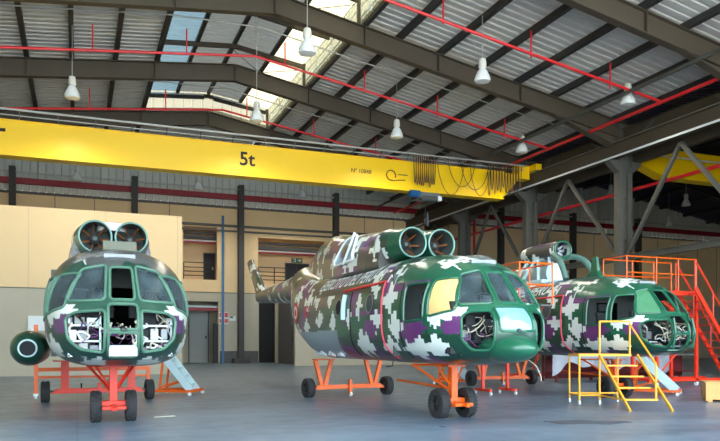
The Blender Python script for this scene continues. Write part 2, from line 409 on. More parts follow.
rail('dark railing in the narrow upper opening above the grey door', 7.2, 9.2, 6.15)
rail('dark railing in the wide upper opening left of the black double door', 12.75, 15.2, 6.0)
def door(n, label, x0, x1, y, z0, z1, m, leaves=1):
    t = thing('door_%d' % n, label, 'door', (x0, y, z0)); t['kind'] = 'structure'; W = x1-x0; Hh = z1-z0
    MB().box(-.06, 0, -.05, .08, 0, Hh+.06).box(W, W+.06, -.05, .08, 0, Hh+.06).box(0, W, -.05, .08, Hh, Hh+.06).obj('door_frame', 'slate', t)
    for k in range(leaves):
        a, b = W*k/leaves+.01, W*(k+1)/leaves-.01
        l = MB().box(a, b, 0, .05, 0, Hh-.01).obj('door_leaf', m, t)
        MB().box(b-.2, b-.1, -.05, 0, Hh*.45, Hh*.45+.2).obj('door_handle', 'bare' if m != 'doorgrey' else 'doorblack', l)
door(1, 'tall pale grey door in the ground floor opening', 7.9, 9.3, YB+.25+1.9, 0, 4.1, 'doorgrey')
door(2, 'black double door under the exit sign on the gallery', 15.6, 17.5, YB+2.65, 6.05, 7.9, 'doorblack', 2)
door(3, 'narrow black door at the right end of the left gallery', 9.1, 9.9, YB+2.65, 6.15, 8.4, 'doorblack')
struct(MB().box(9.35, 9.72, YB+.05, YB+.2, 0, 2.9).obj('trim_black_jamb', 'doorblack'))
t = thing('exit_sign', 'green exit sign above the black double door of the gallery', 'sign', (16.5, YB+2.5, 7.98))
MB().box(-.45, .45, 0, .08, 0, .38).obj('sign_panel', 'signgreen', t)
MB().prism([(.05, .16), (.2, .16), (.2, .08), (.38, .19), (.2, .3), (.2, .22), (.05, .22)], 'y', -.01, 0).obj('arrow_symbol', 'white', t)
MB().prism([(-.35, .06), (-.12, .06), (-.12, .32), (-.35, .32), (-.35, .28), (-.18, .28), (-.18, .1), (-.35, .1)], 'y', -.01, 0).obj('door_symbol', 'white', t)
# fire point signs by the blue pole
tag(MB().box(9.93, 10.08, YB-.25, YB-.1, 0, 10.9).obj('blue_pole', 'blue'), 'slim blue pole standing against the back wall', 'pole')
for x, w, c, lb in ((9.74, .17, 'signred', 'red and white notice left of the blue pole'), (10.12, .32, 'signred', 'red and white notice directly right of the blue pole')):
    t = thing('wall_notice', lb, 'sign', (x, YB-.04, 2.9))
    MB().box(0, w, 0, .03, 0, .9).obj('board', 'white', t); MB().box(.03, w-.03, -.012, 0, .5, .85).obj('red_field', c, t); MB().box(.03, w-.03, -.012, 0, .08, .38).obj('red_field', c, t)
t = thing('wall_notice', 'small white and green notice beyond the red ones near the column', 'sign', (10.5, YB-.04, 3.15))
MB().box(0, .5, 0, .03, 0, .35).obj('board', 'white', t); MB().box(.04, .3, -.012, 0, .2, .33).obj('green_field', 'signgreen', t)
# room partition on the left and low blocks on the right
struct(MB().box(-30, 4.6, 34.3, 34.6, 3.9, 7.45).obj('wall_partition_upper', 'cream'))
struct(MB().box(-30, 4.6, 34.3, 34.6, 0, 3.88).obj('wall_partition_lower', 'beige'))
struct(MB().box(-30, 4.6, 34.28, 34.3, 3.86, 3.9).obj('trim_partition_joint', 'slate'))
for x in (-2.0, 1.2, 4.4):
    struct(MB().box(x, x+.015, 34.285, 34.3, 0, 7.45).obj('trim_partition_seam', 'beige'))
tag(MB().box(-2.0, -1.05, 34.15, 34.27, 2.0, 2.65).obj('wall_notice', 'white'), 'blank white board on the partition wall above the green fuel tank', 'board')
struct(MB().box(14.05, 16.6, 48.5, 51.8, 0, 4.5).obj('wall_slate_block', 'slate'))
struct(MB().box(13.05, 24.5, 44.0, 44.3, 0, 3.2).obj('wall_low_cream', 'beige'))
# second nave on the right
struct(corrugated(26, 44, lambda x: roof2(x)+.3, -2, YB+.2).obj('ceiling_nave_left', 'roof_blue'))
struct(corrugated(44, 63, lambda x: roof2(x)+.3, -2, YB+.2).obj('ceiling_nave_right', 'roof_blue'))
for y in FR:
    struct(MB().ibeam((26.3, y, roof2(26.3)-.45), (44, y, roof2(44)-.45), .34, .8, .035).ibeam((44, y, roof2(44)-.45), (62, y, roof2(62)-.45), .34, .8, .035).obj('roof_rafter', 'purlin'))
for x in range(28, 62, 3):
    struct(MB().box(x-.1, x+.1, -2, YB, roof2(x)+.0, roof2(x)+.28).obj('roof_purlin', 'purlin'))
struct(MB().box(62, 62.2, -2, YB, 0, 13).obj('wall_right', 'beige'))
struct(MB().box(26.6, 62, 6, 6.2, 0, 16).obj('wall_nave_front', 'beige'))

# ------------------------------------------------------------------ sprinkler mains
def pipe_main(y, label):
    t = thing('sprinkler_pipe', label, 'pipe', (0, y, 0), group='red sprinkler mains under the roof')
    z = lambda x: zr(x)-1.28+(.0 if x < XR else .0)
    MB().tube([(XL, 0, z(XL)), (XR, 0, z(XR)), (23.7, 0, z(23.7)+.3)], .06, 8).obj('main_pipe', 'redpipe', t, smooth=True)
    for x in (-8, -4.3, .6, 4.5, 9, 13, 17, 21):
        MB().tube([(x, 0, z(x)), (x, 0, z(x)+1.1)], .035, 6).obj('riser', 'redpipe', t)
pipe_main(24, 'red sprinkler main nearest the camera, top right of the roof')
pipe_main(32, 'red sprinkler main crossing the roof between the two nearest frames on the left')
pipe_main(40, 'red sprinkler main crossing behind the middle roof frame, under the end of the ridge skylight')
tag(MB().tube([(23.7, -2, 11.98), (23.7, YB-.6, 11.98)], .08, 8).obj('sprinkler_trunk_pipe', 'redpipe', smooth=True), 'thick red trunk pipe running along the right column row', 'pipe')
tag(MB().tube([(26.9, -2, 9.45), (26.9, YB-.6, 9.45)], .09, 8).obj('sprinkler_trunk_pipe', 'redpipe', smooth=True), 'lower red pipe running beneath the crane runway behind the columns', 'pipe')
tag(MB().tube([(31.3, YB-.3, .5), (31.3, YB-.3, 12)], .1, 8).obj('riser_pipe', 'redpipe', smooth=True), 'vertical red riser pipe on the back wall of the right nave', 'pipe')
for y, lb in ((30.5, 'thin pale conduit crossing the roof behind the nearest frame'), (38.5, 'thin pale conduit crossing the roof behind the middle frame')):
    tag(MB().tube([(XL, y, zr(XL)-.2), (MX0, y, zr(MX0)-.25), (XR, y, zr(XR)-.6), (MX1, y, zr(MX1)-.6), (24, y, zr(24)-.3)], .03, 6).obj('conduit', 'conduit'), lb, 'conduit')

# ------------------------------------------------------------------ high bay lamps
def make_lamp():
    t = thing('high_bay_lamp', '', 'lamp', group='high bay lamps hanging from the roof')
    MB().tube([(0, 0, 0), (0, 0, 1)], .018, 6).obj('rod', 'conduit', t).location = (0, 0, .74)
    MB().lathe([(.03, .75), (.13, .74), (.16, .6), (.16, .42), (.12, .36)], n=16).obj('ballast', 'lampbody', t, smooth=True)
    MB().lathe([(.12, .36), (.2, .25), (.29, .05), (.33, -.1), (.31, -.1), (.2, .2), (.1, .33)], n=24, caps=False).obj('shade', 'lampglass', t, smooth=True)
    MB().lathe([(.32, -.1), (.3, -.16), (.05, -.2)], n=24).obj('lens', 'lampglass', t, smooth=True)
    return t
lamp0 = make_lamp()
spots = [(-.2, 32.6, 12.05, 'white high bay lamp hanging at top left above the yellow crane'),
         (7.8, 32.6, 12.0, 'high bay lamp hanging below the ridge, between the two roof frames'),
         (15.0, 32.6, 12.0, 'high bay lamp hanging above the logo end of the yellow crane girder'),
         (22.5, 32.6, 12.0, 'high bay lamp hanging above the right end of the yellow crane'),
         (7.75, 24.6, 12.1, 'large high bay lamp hanging against the bright ridge skylight'),
         (15.1, 24.6, 12.1, 'high bay lamp hanging at top centre right under the nearest frame'),
         (22.5, 24.6, 12.1, 'high bay lamp hanging by the junction of red pipes at top right'),
         (0, 48.6, 12.0, 'leftmost small far lamp in front of the ribbed back wall'),
         (7.6, 48.6, 12.0, 'small far lamp in front of the ribbed wall above the narrow gallery'),
         (14.9, 48.6, 12.0, 'small far lamp in front of the ribbed wall above the wide gallery'),
         (42.7, 40.6, 12.0, 'rightmost lamp hanging in the dark right nave under its yellow crane'),
         (48.8, 48.3, 12.0, 'farther lamp in the right nave, between column and yellow crane lamp'),
         (35.4, 40.4, 12.0, 'small lamp in the right nave just left of the nearest column')]
for i, (x, y, z, lb) in enumerate(spots):
    if i == 0: lamp0.location = (x, y, z); lamp0['label'] = lb
    L = dup(lamp0, (x, y, z), label=lb) if i else lamp0
    top = (zm(x)-.3 if MX0 < x < MX1 and y < 44 else zr(x)+.02) if x < 26 else roof2(x)
    [c for c in L.children if c.name.startswith('rod')][0].scale[2] = top-z-.74

# ------------------------------------------------------------------ overhead cranes
t = thing('overhead_crane', 'long yellow overhead crane girder marked 5t across the hangar', 'crane', (0, 35.6, 0))
MB().box(-10.3, 23.0, -.3, .3, 9.9, 11.42).add([(23.0, -.3, 9.9), (23.0, .3, 9.9), (24.2, .3, 11.15), (24.2, -.3, 11.15), (23.0, -.3, 11.42), (23.0, .3, 11.42), (24.2, .3, 11.42), (24.2, -.3, 11.42)],
    [(0, 1, 2, 3), (4, 7, 6, 5), (0, 3, 7, 4), (1, 5, 6, 2), (3, 2, 6, 7)]).obj('girder', 'yellow', t)
MB().box(-10.3, 23.1, -.36, .36, 11.42, 11.47).box(-10.3, 23.1, -.36, .36, 9.85, 9.9).obj('girder_flange', 'yellow', t)
MB().box(24.85, 25.25, -1.0, 1.2, 11.6, 11.95).box(24.1, 24.9, -.3, .3, 11.15, 11.95).obj('end_carriage', 'yellow', t)
for yy in (-.8, 1.0): MB().lathe([(.2, -.08), (.2, .08)], (25.05, yy, 11.72), 'x', 20).obj('wheel', 'greypart', t)
MB().box(-10.3, 24.4, -.7, -.64, 11.78, 11.86).obj('festoon_track', 'conduit', t)
MB().box(-10.3, 24.4, -.5, -.46, 11.6, 11.64).obj('conductor_rail', 'conduit', t)
for x in np.arange(-4, 24, 1.6): MB().bar((x, -.67, 11.8), (x, -.32, 11.45), .04, .04).obj('track_bracket', 'greypart', t)
for txt, s, x, z, mm, lab in (('5t', .95, 7.95, 10.70, 'ink', 'black 5t marking'), ('Nº 10848', .3, 14.15, 10.68, 'inkbrown', 'small brown serial marking')):
    v, f = letters(txt, s); MB().add([(a+x, -.312, b+z) for a, b, c in v], f).obj('lettering', mm, t)['label'] = lab
MB().box(-3.25, -2.98, -.312, -.3, 10.9, 11.05).obj('lettering', 'ink', t)
m = MB(); R = .27; cx, cz = 15.9, 10.62      # maker's ring mark with a swoosh
m.tube([(cx+R*math.cos(a), -.31, cz+R*math.sin(a)) for a in np.linspace(-.4, 5.0, 22)], .035, 6)
m.tube([(cx+.05, -.31, cz-.3), (cx+.4, -.31, cz-.24), (cx+.85, -.31, cz-.2)], .028, 6)
m.obj('maker_mark', 'inkbrown', t)
MB().box(cx+.4, cx+1.0, -.312, -.305, cz+.05, cz+.10).obj('maker_strip', 'inkbrown', t)
# hoist and festoon cables
h = MB().box(17.5, 18.8, -.5, .5, 9.5, 9.82).obj('hoist_trolley', 'greypart', t)
MB().lathe([(.2, 0), (.2, .6)], (17.0, -.35, 9.72), 'x', 18).obj('hoist_motor', 'hoistblue', h, smooth=True)
MB().lathe([(.17, 0), (.17, 1.0)], (17.65, -.4, 9.5), 'x', 18).obj('rope_drum', 'interior', h, smooth=True)
MB().box(18.65, 18.9, -.55, -.25, 9.4, 9.65).obj('control_box', 'white', h)
MB().tube([(17.9, -.45, 9.4), (17.9, -.45, 8.3)], .02, 6).obj('hoist_rope', 'wire_d', h)
MB().box(17.8, 18.0, -.5, -.4, 8.05, 8.35).obj('hook_block', 'ink', h)
def loop(x0, x1, sag, y, m):
    pts = []
    for q in np.linspace(0, 1, 12): pts.append((x0+(x1-x0)*q, y, 11.75-sag*(1-(2*q-1)**2)**.7))
    m.tube(pts, .022, 5)
random.seed(3)
xs = [(17.1+i*.13, 17.16+i*.13+.1, 1.55+random.uniform(-.1, .2)) for i in range(10)]+[(18.5, 20.3, 2.0), (19.2, 21.0, 1.5), (20.0, 21.9, 1.6), (20.6, 22.0, 1.9)]+[(21.8+i*.19, 21.98+i*.19, 1.55+random.uniform(-.35, .3)) for i in range(12)]
for i, (a, b, s) in enumerate(xs):
    m = MB(); loop(a, b, s, -.67, m); m.obj('festoon_cable', ('wire_d', 'wire_b', 'wire_d')[i % 3], t)
t = thing('overhead_crane', 'yellow overhead crane half hidden in the dark right nave', 'crane', (0, 29.4, 0))
MB().add([(27.3, -.35, 10.9), (27.3, .35, 10.9), (29, .35, 10.3), (29, -.35, 10.3), (60, -.35, 10.3), (60, .35, 10.3), (27.3, -.35, 11.8), (27.3, .35, 11.8), (60, .35, 11.8), (60, -.35, 11.8)],
    [(0, 1, 2, 3), (3, 2, 5, 4), (6, 9, 8, 7), (0, 3, 4, 9, 6), (1, 7, 8, 5, 2), (0, 6, 7, 1), (4, 5, 8, 9)]).obj('girder', 'yellow', t)
MB().box(26.5, 27.3, -2, 2, 11.55, 11.9).obj('end_carriage', 'greypart', t)
MB().tube([(27.3, -.7, 11.3), (45, -.7, 11.3)], .04, 6).obj('festoon_track', 'white', t)

# ------------------------------------------------------------------ camouflage
P = .075
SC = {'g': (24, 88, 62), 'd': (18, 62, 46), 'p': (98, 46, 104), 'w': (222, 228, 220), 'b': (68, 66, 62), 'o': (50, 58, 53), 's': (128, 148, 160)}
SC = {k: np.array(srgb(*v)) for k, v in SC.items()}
HAND = [  # (y, z top) of the upper left pixel, rows of pixels; w white, p purple
    (.18, 1.99, ["....wwwwwwwww", "...wwwwwwwwww", "...pppwwwwwww", "...ppppp.www.", "...pppppp.w..", "....pppp....."]),
    (.75, 1.61, ["..............ww....", "...ww....ww...www...", "..www...wwww..www...", "wwwwwwwwwwwwwwwww...", "wwwwwwwwwwwwwwwwwwww", "..wwwww..wwwwwwww...", "...........www......"]),
    (1.15, 1.86, ["....ppppppppp..", "..ppppppppppppp", "ppppppppppppppp", "..ppppppppppppp", "....pppppppp...", "......pppp....."]),
    (1.98, 2.02, ["....ww...", "....www..", "..wwwww.w", "wwwwwwwww", "wwwwwwww.", "...wwww..", "...www...", "....w...."]),
    (2.30, 2.62, ["....w....", "...www...", "...www...", "wwwwwww..", "wwwwwwwww", "..wwwwwww", "...wwww..", "...ww....", "...ww...."]),
    (2.40, 1.50, ["...ww.....", "..wwww....", "wwwwwwwww.", "wwwwwwwwww", "...wwww..."]),
    (2.95, 2.05, ["...ww....", ".wwwww...", "wwwwwwww.", "wwwwwwwww", "..wwwww..", "...www...", "....ww..."]),
    (3.15, 1.80, ["....pppppp..", "..ppppppppp.", ".ppppppppppp", "...ppppppp..", "....ppp....."]),
    (3.55, 1.70, ["......ww....", "...w..www...", "..wwwwwww...", "..wwwwwwwww.", "wwwwwwwwwwww", "wwwwwwwwwww.", "...www.wwww.", "....w...ww.."]),
    (3.20, 2.66, ["...ww", "..www", "wwww.", ".www.", ".ww.."]),
    (4.00, 2.40, ["..ww..", ".www..", ".wwww.", "wwww..", "..www.", "..www.", ".www..", "..w..."]),
    (4.60, 2.12, ["..ww..", "wwww..", "wwwwww", ".wwww.", "..ww..", "..w..."]),
    (4.25, 2.50, ["pppppp..", "..pppppp", "..pppppp", "...pppp.", "...ppp..", "..ppp..."]),
    (5.6, 2.15, ["...w...", "..www..", ".wwwww.", "wwwwww.", ".wwwwww", "..www..", "...w..."]),
    (5.9, 2.66, ["..ww...", ".wwww..", "wwwwww.", "..wwww.", "..www..", "...w..."]),
    (6.6, 2.20, ["...w....", ".wwww...", "wwwww.w.", ".wwwwwww", "..wwww..", "...ww..."]),
]
def camo_planes(seed):
    rs = np.random.RandomState(seed)
    ny, nz = int(24/P), int(9/P)          # y from -2, second coordinate from -3
    out = {}
    for side in ('L', 'R', 'T'):
        A = np.full((ny, nz), 'g', dtype='<U1')
        lo = rs.rand(ny//9+3, nz//6+3); lo2 = rs.rand(ny//8+3, nz//5+3)
        def samp(g, i, j, a, b):
            x, y = i/a, j/b; i0, j0 = int(x), int(y); fx, fy = x-i0, y-j0
            return (g[i0, j0]*(1-fx)+g[i0+1, j0]*fx)*(1-fy)+(g[i0, j0+1]*(1-fx)+g[i0+1, j0+1]*fx)*fy
        for i in range(ny):
            for j in range(nz):
                y = -2+i*P; z = -3+j*P if side == 'T' else -3+j*P
                n = samp(lo, i//2*2, j//2*2, 9., 6.)+rs.rand()*.05; n2 = samp(lo2, i//2*2, j//2*2, 8., 5.)+rs.rand()*.05
                zz = 3.3 if side == 'T' else z
                aft = max(0, min(1, (y-2.2)/2.6))*max(0, min(1, (zz-2.2)/.5))+max(0, (y-6)/3)
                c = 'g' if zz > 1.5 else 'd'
                if n2 > .66: c = 'd'
                if n > .80 and y > 1.2: c = 'p'
                if aft > .1 and n2 < .1+.5*min(1, aft): c = 'b' if n < .68 else 'p'
                elif aft > .3 and c == 'g': c = 'o'
                A[i, j] = c
        # jagged pale clusters on a jittered lattice
        y = 1.4 if side == 'T' else 2.6
        while y < 19:
            z = -1.6 if side == 'T' else 1.2
            zt = 1.6 if side == 'T' else 5.3
            while z < zt:
                cy, cz = y+rs.uniform(-.25, .25), z+rs.uniform(-.2, .2)
                ok = not (side != 'T' and cy < 6.9 and cz < 2.6)
                if ok and rs.rand() < .9:
                    ci, cj = int((cy+2)/P), int((cz+3)/P)
                    for (di, dj) in ((0, 0), (1, 0), (-1, 0), (0, 1), (0, -1)):
                        for k in range(rs.randint(2, 5)):
                            a = ci+di*(k+1); b = cj+dj*(k+1)
                            for q in range(-rs.randint(0, 2), rs.randint(1, 3)):
                                aa = a+(q if dj else 0); bb = b+(q if di else 0)
                                if 0 <= aa < ny and 0 <= bb < nz: A[aa, bb] = 'w'
                    A[ci-1:ci+2, cj-1:cj+2] = np.where(rs.rand(3, 3) < .8, 'w', A[ci-1:ci+2, cj-1:cj+2])
                z += rs.uniform(.62, .85)
            y += rs.uniform(.72, .95)
        if side != 'T':
            for (y0, z0, rows) in HAND:
                for r, row in enumerate(rows):
                    for c, ch in enumerate(row):
                        if ch != '.': A[int((y0+2)/P)+c, int((z0+3)/P)-r] = ch
            q = A[int(5.9/P):int(9.3/P), int(5.60/P):int(6.1/P)]; q[q == 'w'] = 'o'      # lettering stands on plain paint
            i0, i1, j1 = int(7.6/P), int(10.6/P), int(4.76/P)
            A[i0:i1, :j1] = 's'      # bare primer panel of the rear door
        out[side] = A
    return out
DUSTY = {k: v.copy() for k, v in SC.items()}
for k_, v_ in (('g', (40, 74, 60)), ('d', (24, 56, 44)), ('w', (196, 200, 190)), ('p', (86, 50, 90)), ('b', (84, 74, 74)), ('o', (60, 66, 60))): DUSTY[k_] = np.array(srgb(*v_))
CROWN = np.array(srgb(92, 84, 88))      # worn roof paint of the stripped helicopter
def paint(me, planes, worn=0):
    n = len(me.polygons); c = np.empty(n*3); no = np.empty(n*3)
    me.polygons.foreach_get('center', c); me.polygons.foreach_get('normal', no)
    c = c.reshape(-1, 3); no = no.reshape(-1, 3); res = np.empty((n, 4)); pal = DUSTY if worn else SC
    for i in range(n):
        x, y, z = c[i]
        if worn and y < .95 and z < 1.15+.03*((int(x/P)) % 3) and .24 < abs(x) < .62-.06*(int(z/P) % 2): res[i] = pal['w']; continue
        if abs(no[i][2]) > .8 and no[i][2] > 0: A = planes['T']; j = int((x+3)/P)
        else: A = planes['R' if x < 0 else 'L']; j = int((z+3)/P)
        k = int((y+2)/P); v = pal[A[min(max(k, 0), A.shape[0]-1), min(max(j, 0), A.shape[1]-1)]]
        if worn and z > 2.66+.12*math.sin(x*7)+.05*math.sin(x*19): v = v*.35+CROWN*.65
        res[i] = v
    at = me.attributes.new('camo', 'FLOAT_COLOR', 'FACE'); at.data.foreach_set('color', res.ravel())

# ------------------------------------------------------------------ fuselage shape (nose tip at y=0, z above the hangar floor)
ip = lambda y, t: float(np.interp(y, [a for a, b in t], [b for a, b in t]))
ZT = [(0, 1.66), (.03, 1.80), (.10, 1.92), (.2, 2.0), (.28, 2.06), (.45, 2.28), (.62, 2.46), (.78, 2.64), (.95, 2.78), (1.2, 2.91), (1.6, 3.02), (2.2, 3.12), (3.0, 3.18), (6.0, 3.2), (8.0, 3.28), (9.5, 3.5), (10.4, 3.74), (10.9, 3.78)]
ZB = [(0, 1.62), (.03, 1.47), (.10, 1.36), (.2, 1.27), (.4, 1.15), (.7, 1.07), (1.2, 1.03), (7.5, 1.03), (8.2, 1.14), (8.9, 1.42), (9.6, 1.85), (10.3, 2.35), (10.9, 2.62)]
def fw(y):
    a = 1.18*(max(0, 1-(1-min(y, 1.9)/1.9)**2.3))**.5
    return max(.03, a*ip(y, [(0, 1), (8.9, 1), (9.5, .95), (10.1, .82), (10.5, .68), (10.9, .5)]))
TE = [(0, 1.9), (.5, 1.9), (.9, 2.1), (1.8, 2.5)]
def fsec(y):
    zt, zb = ip(y, ZT), ip(y, ZB); zc = zb+(zt-zb)*ip(y, [(0, .5), (1, .47), (2, .45), (8, .45), (10.9, .5)])
    return fw(y), zc, zt-zc, zc-zb
def side_x(y, z):
    a, zc, ht, hb = fsec(y); h = ht if z > zc else hb; e = ip(y, TE) if z > zc else 3.4
    q = min(1, abs(z-zc)/h); return a*(1-q**e)**(1/e)
def loft(ys, sec, NT, expo=(2.5, 3.4), close=True):
    vs = []
    for y in ys:
        a, zc, ht, hb = sec(y)
        for k in range(NT):
            t = 2*PI*k/NT; s, c = math.sin(t), math.cos(t)
            h, e = (ht, expo[0] if expo[0] != 2.5 else ip(y, TE)) if c >= 0 else (hb, expo[1])
            vs.append((a*math.copysign(abs(s)**(2/e), s), y, zc+h*math.copysign(abs(c)**(2/e), c)))
    fs = [(i*NT+k, i*NT+(k+1) % NT, (i+1)*NT+(k+1) % NT, (i+1)*NT+k) for i in range(len(ys)-1) for k in range(NT)]
    if close: fs.append(tuple(range(NT-1, -1, -1))); fs.append(tuple((len(ys)-1)*NT+k for k in range(NT)))
    return vs, fs
def inpoly(px_, py_, poly):
    r = np.zeros(len(px_), bool); n = len(poly)
    for i in range(n):
        x1, y1 = poly[i]; x2, y2 = poly[(i+1) % n]
        cnd = ((y1 > py_) != (y2 > py_)) & (px_ < (x2-x1)*(py_-y1)/((y2-y1) or 1e-9)+x1); r ^= cnd
    return r
def roundpoly(poly, r=.05, k=4):
    out = []; n = len(poly)
    for i in range(n):
        p = Vector(poly[i]); a = Vector(poly[i-1]); b = Vector(poly[(i+1) % n])
        u = (a-p); v = (b-p); d = min(r, u.length*.45, v.length*.45); s = p+u.normalized()*d; e = p+v.normalized()*d
        for q in range(k+1):
            t = q/k; out.append(tuple(s*(1-t)**2+p*2*t*(1-t)+e*t*t))
    return out
from mathutils.bvhtree import BVHTree
mir = lambda poly: [(-a, b) for a, b in poly]
OPEN = {   # name: (projection, outline)
    'windshield_s': ('F', [(-.26, 2.09), (-.22, 2.70), (-.60, 2.61), (-.82, 2.07)]),
    'windshield_p': ('F', mir([(-.26, 2.09), (-.22, 2.70), (-.60, 2.61), (-.82, 2.07)])),
    'windshield_c': ('F', [(-.19, 2.10), (.19, 2.10), (.17, 2.66), (-.17, 2.66)]),
    'quarter_s': ('R', [(.60, 1.98), (1.14, 1.88), (1.18, 2.53), (.84, 2.55)]),
    'quarter_p': ('L', [(.60, 1.98), (1.14, 1.88), (1.18, 2.53), (.84, 2.55)]),
    'side_s': ('R', [(1.28, 1.84), (1.96, 1.80), (1.96, 2.5), (1.28, 2.5)]),
    'side_p': ('L', [(1.28, 1.84), (1.96, 1.80), (1.96, 2.5), (1.28, 2.5)]),
    'nose_s': ('F', [(-.28, 1.27), (-.26, 1.93), (-.70, 1.90), (-.84, 1.80), (-.80, 1.48), (-.62, 1.32)]),
    'nose_p': ('F', mir([(-.28, 1.27), (-.26, 1.93), (-.70, 1.90), (-.84, 1.80), (-.80, 1.48), (-.62, 1.32)])),
    'nose_c': ('F', [(-.22, 1.63), (.22, 1.63), (.22, 2.03), (-.22, 2.03)]),
    'nose_low': ('F', [(-.22, 1.20), (.22, 1.20), (.22, 1.58), (-.22, 1.58)]),
}
OPEN['nose_c2'] = ('F', [(-.33, 1.62), (.33, 1.62), (.31, 2.03), (-.31, 2.03)])
OPEN['nose_s2'] = ('F', [(-.42, 1.30), (-.38, 1.96), (-.70, 1.95), (-.82, 1.85), (-.82, 1.48), (-.68, 1.30)])
OPEN['nose_p2'] = ('F', mir(OPEN['nose_s2'][1]))
def build_fuselage(root, planes, spec, fm='green', patch=False):
    """spec: opening -> None (empty), or (part name, material, label)"""
    ys = [2.2*(i/120)**1.6 for i in range(121)]; ys[0] = .0015
    ys += list(np.arange(2.2+.035, 7.6, .035))+list(np.arange(7.6, 10.88, .045))
    vs, fs = loft(ys, fsec, 264, close=False)
    V = np.array(vs); F = np.array(fs); C = V[F].mean(1)
    bvh = BVHTree.FromPolygons([Vector(v) for v in vs], fs)
    keep = np.ones(len(fs), bool); outl = {}
    for nm, (pj, poly) in OPEN.items():
        if nm not in spec: continue
        poly = roundpoly(poly, .07); outl[nm] = (pj, poly)
        if pj == 'F': s = inpoly(C[:, 0], C[:, 2], poly) & (C[:, 1] < 1.25)
        else: s = inpoly(C[:, 1], C[:, 2], poly) & ((C[:, 0] < 0) if pj == 'R' else (C[:, 0] > 0))
        s &= keep; keep &= ~s
        if spec[nm]:
            m = MB(); idx = F[s]; u, inv = np.unique(idx, return_inverse=True)
            vv = V[u].copy(); vv[:, 1] += .012 if pj == 'F' else 0; vv[:, 0] *= .99
            m.v = [tuple(a) for a in vv]; m.f = [tuple(a) for a in inv.reshape(idx.shape)]
            o = m.obj(spec[nm][0], spec[nm][1], root, smooth=True)
            if spec[nm][2]: o['label'] = spec[nm][2]
    m = MB(); m.v = vs; m.f = [fs[i] for i in np.nonzero(keep)[0]]
    m.f.append(tuple((len(ys)-1)*264+k for k in range(264)))
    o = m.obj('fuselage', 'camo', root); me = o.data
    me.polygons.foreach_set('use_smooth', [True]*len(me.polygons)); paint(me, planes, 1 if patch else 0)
    me.materials.append(M['interior'])
    sd = o.modifiers.new('s', 'SOLIDIFY'); sd.thickness = .035; sd.offset = -1; sd.material_offset = 1; sd.material_offset_rim = 1
    for nm, (pj, poly) in outl.items():
        pts = []
        n = len(poly)
        for i in range(n):
            a = Vector(poly[i]); b = Vector(poly[(i+1) % n]); k = max(1, int((b-a).length/.04))
            for q in range(k):
                c = a+(b-a)*q/k
                if pj == 'F': h = bvh.ray_cast(Vector((c.x, -2, c.y)), Vector((0, 1, 0)))
                elif pj == 'R': h = bvh.ray_cast(Vector((-3, c.x, c.y)), Vector((1, 0, 0)))
                else: h = bvh.ray_cast(Vector((3, c.x, c.y)), Vector((-1, 0, 0)))
                if h[0] is not None: pts.append(h[0])
        fr = MB().tube(pts, .024, 6, closed=True).obj('window_frame', fm, root, smooth=True)
    return bvh

def add_on(root, name, m, mb, **k): return mb.obj(name, m, root, **k)
def painted(mb, root, name, planes, label=None):
    o = mb.obj(name, 'camo', root, smooth=True); paint(o.data, planes)
    if label: o['label'] = label
    return o
def boom(root, planes):
    ys = list(np.arange(10.6, 17.75, .09))
    def sec(y):
        r = ip(y, [(10.6, .60), (11.0, .55), (12, .49), (13.8, .39), (16, .3), (17.8, .23)]); return r*.92, ip(y, [(10.2, 3.2), (13.8, 3.2), (17.8, 3.27)]), r, r
    vs, fs = loft(ys, sec, 64, (2, 2)); m = MB(); m.add(vs, fs); painted(m, root, 'tail_boom', planes)
    m = MB(); pts = []; N = 26
    for i in range(14):       # swept tail pylon
        q = i/13; y = 17.2+q*2.25; z = 3.2+q*1.62; L = .52-q*.2; W = .2-.07*q
        for k in range(N):
            t = 2*PI*k/N; pts.append((W*math.sin(t), y+L*math.cos(t)*.85, z-L*math.cos(t)*.35))
    m.add(pts, [(i*N+k, i*N+(k+1) % N, (i+1)*N+(k+1) % N, (i+1)*N+k) for i in range(13) for k in range(N)]+[tuple(range(N)), tuple(13*N+k for k in range(N))])
    painted(m, root, 'tail_pylon', planes)
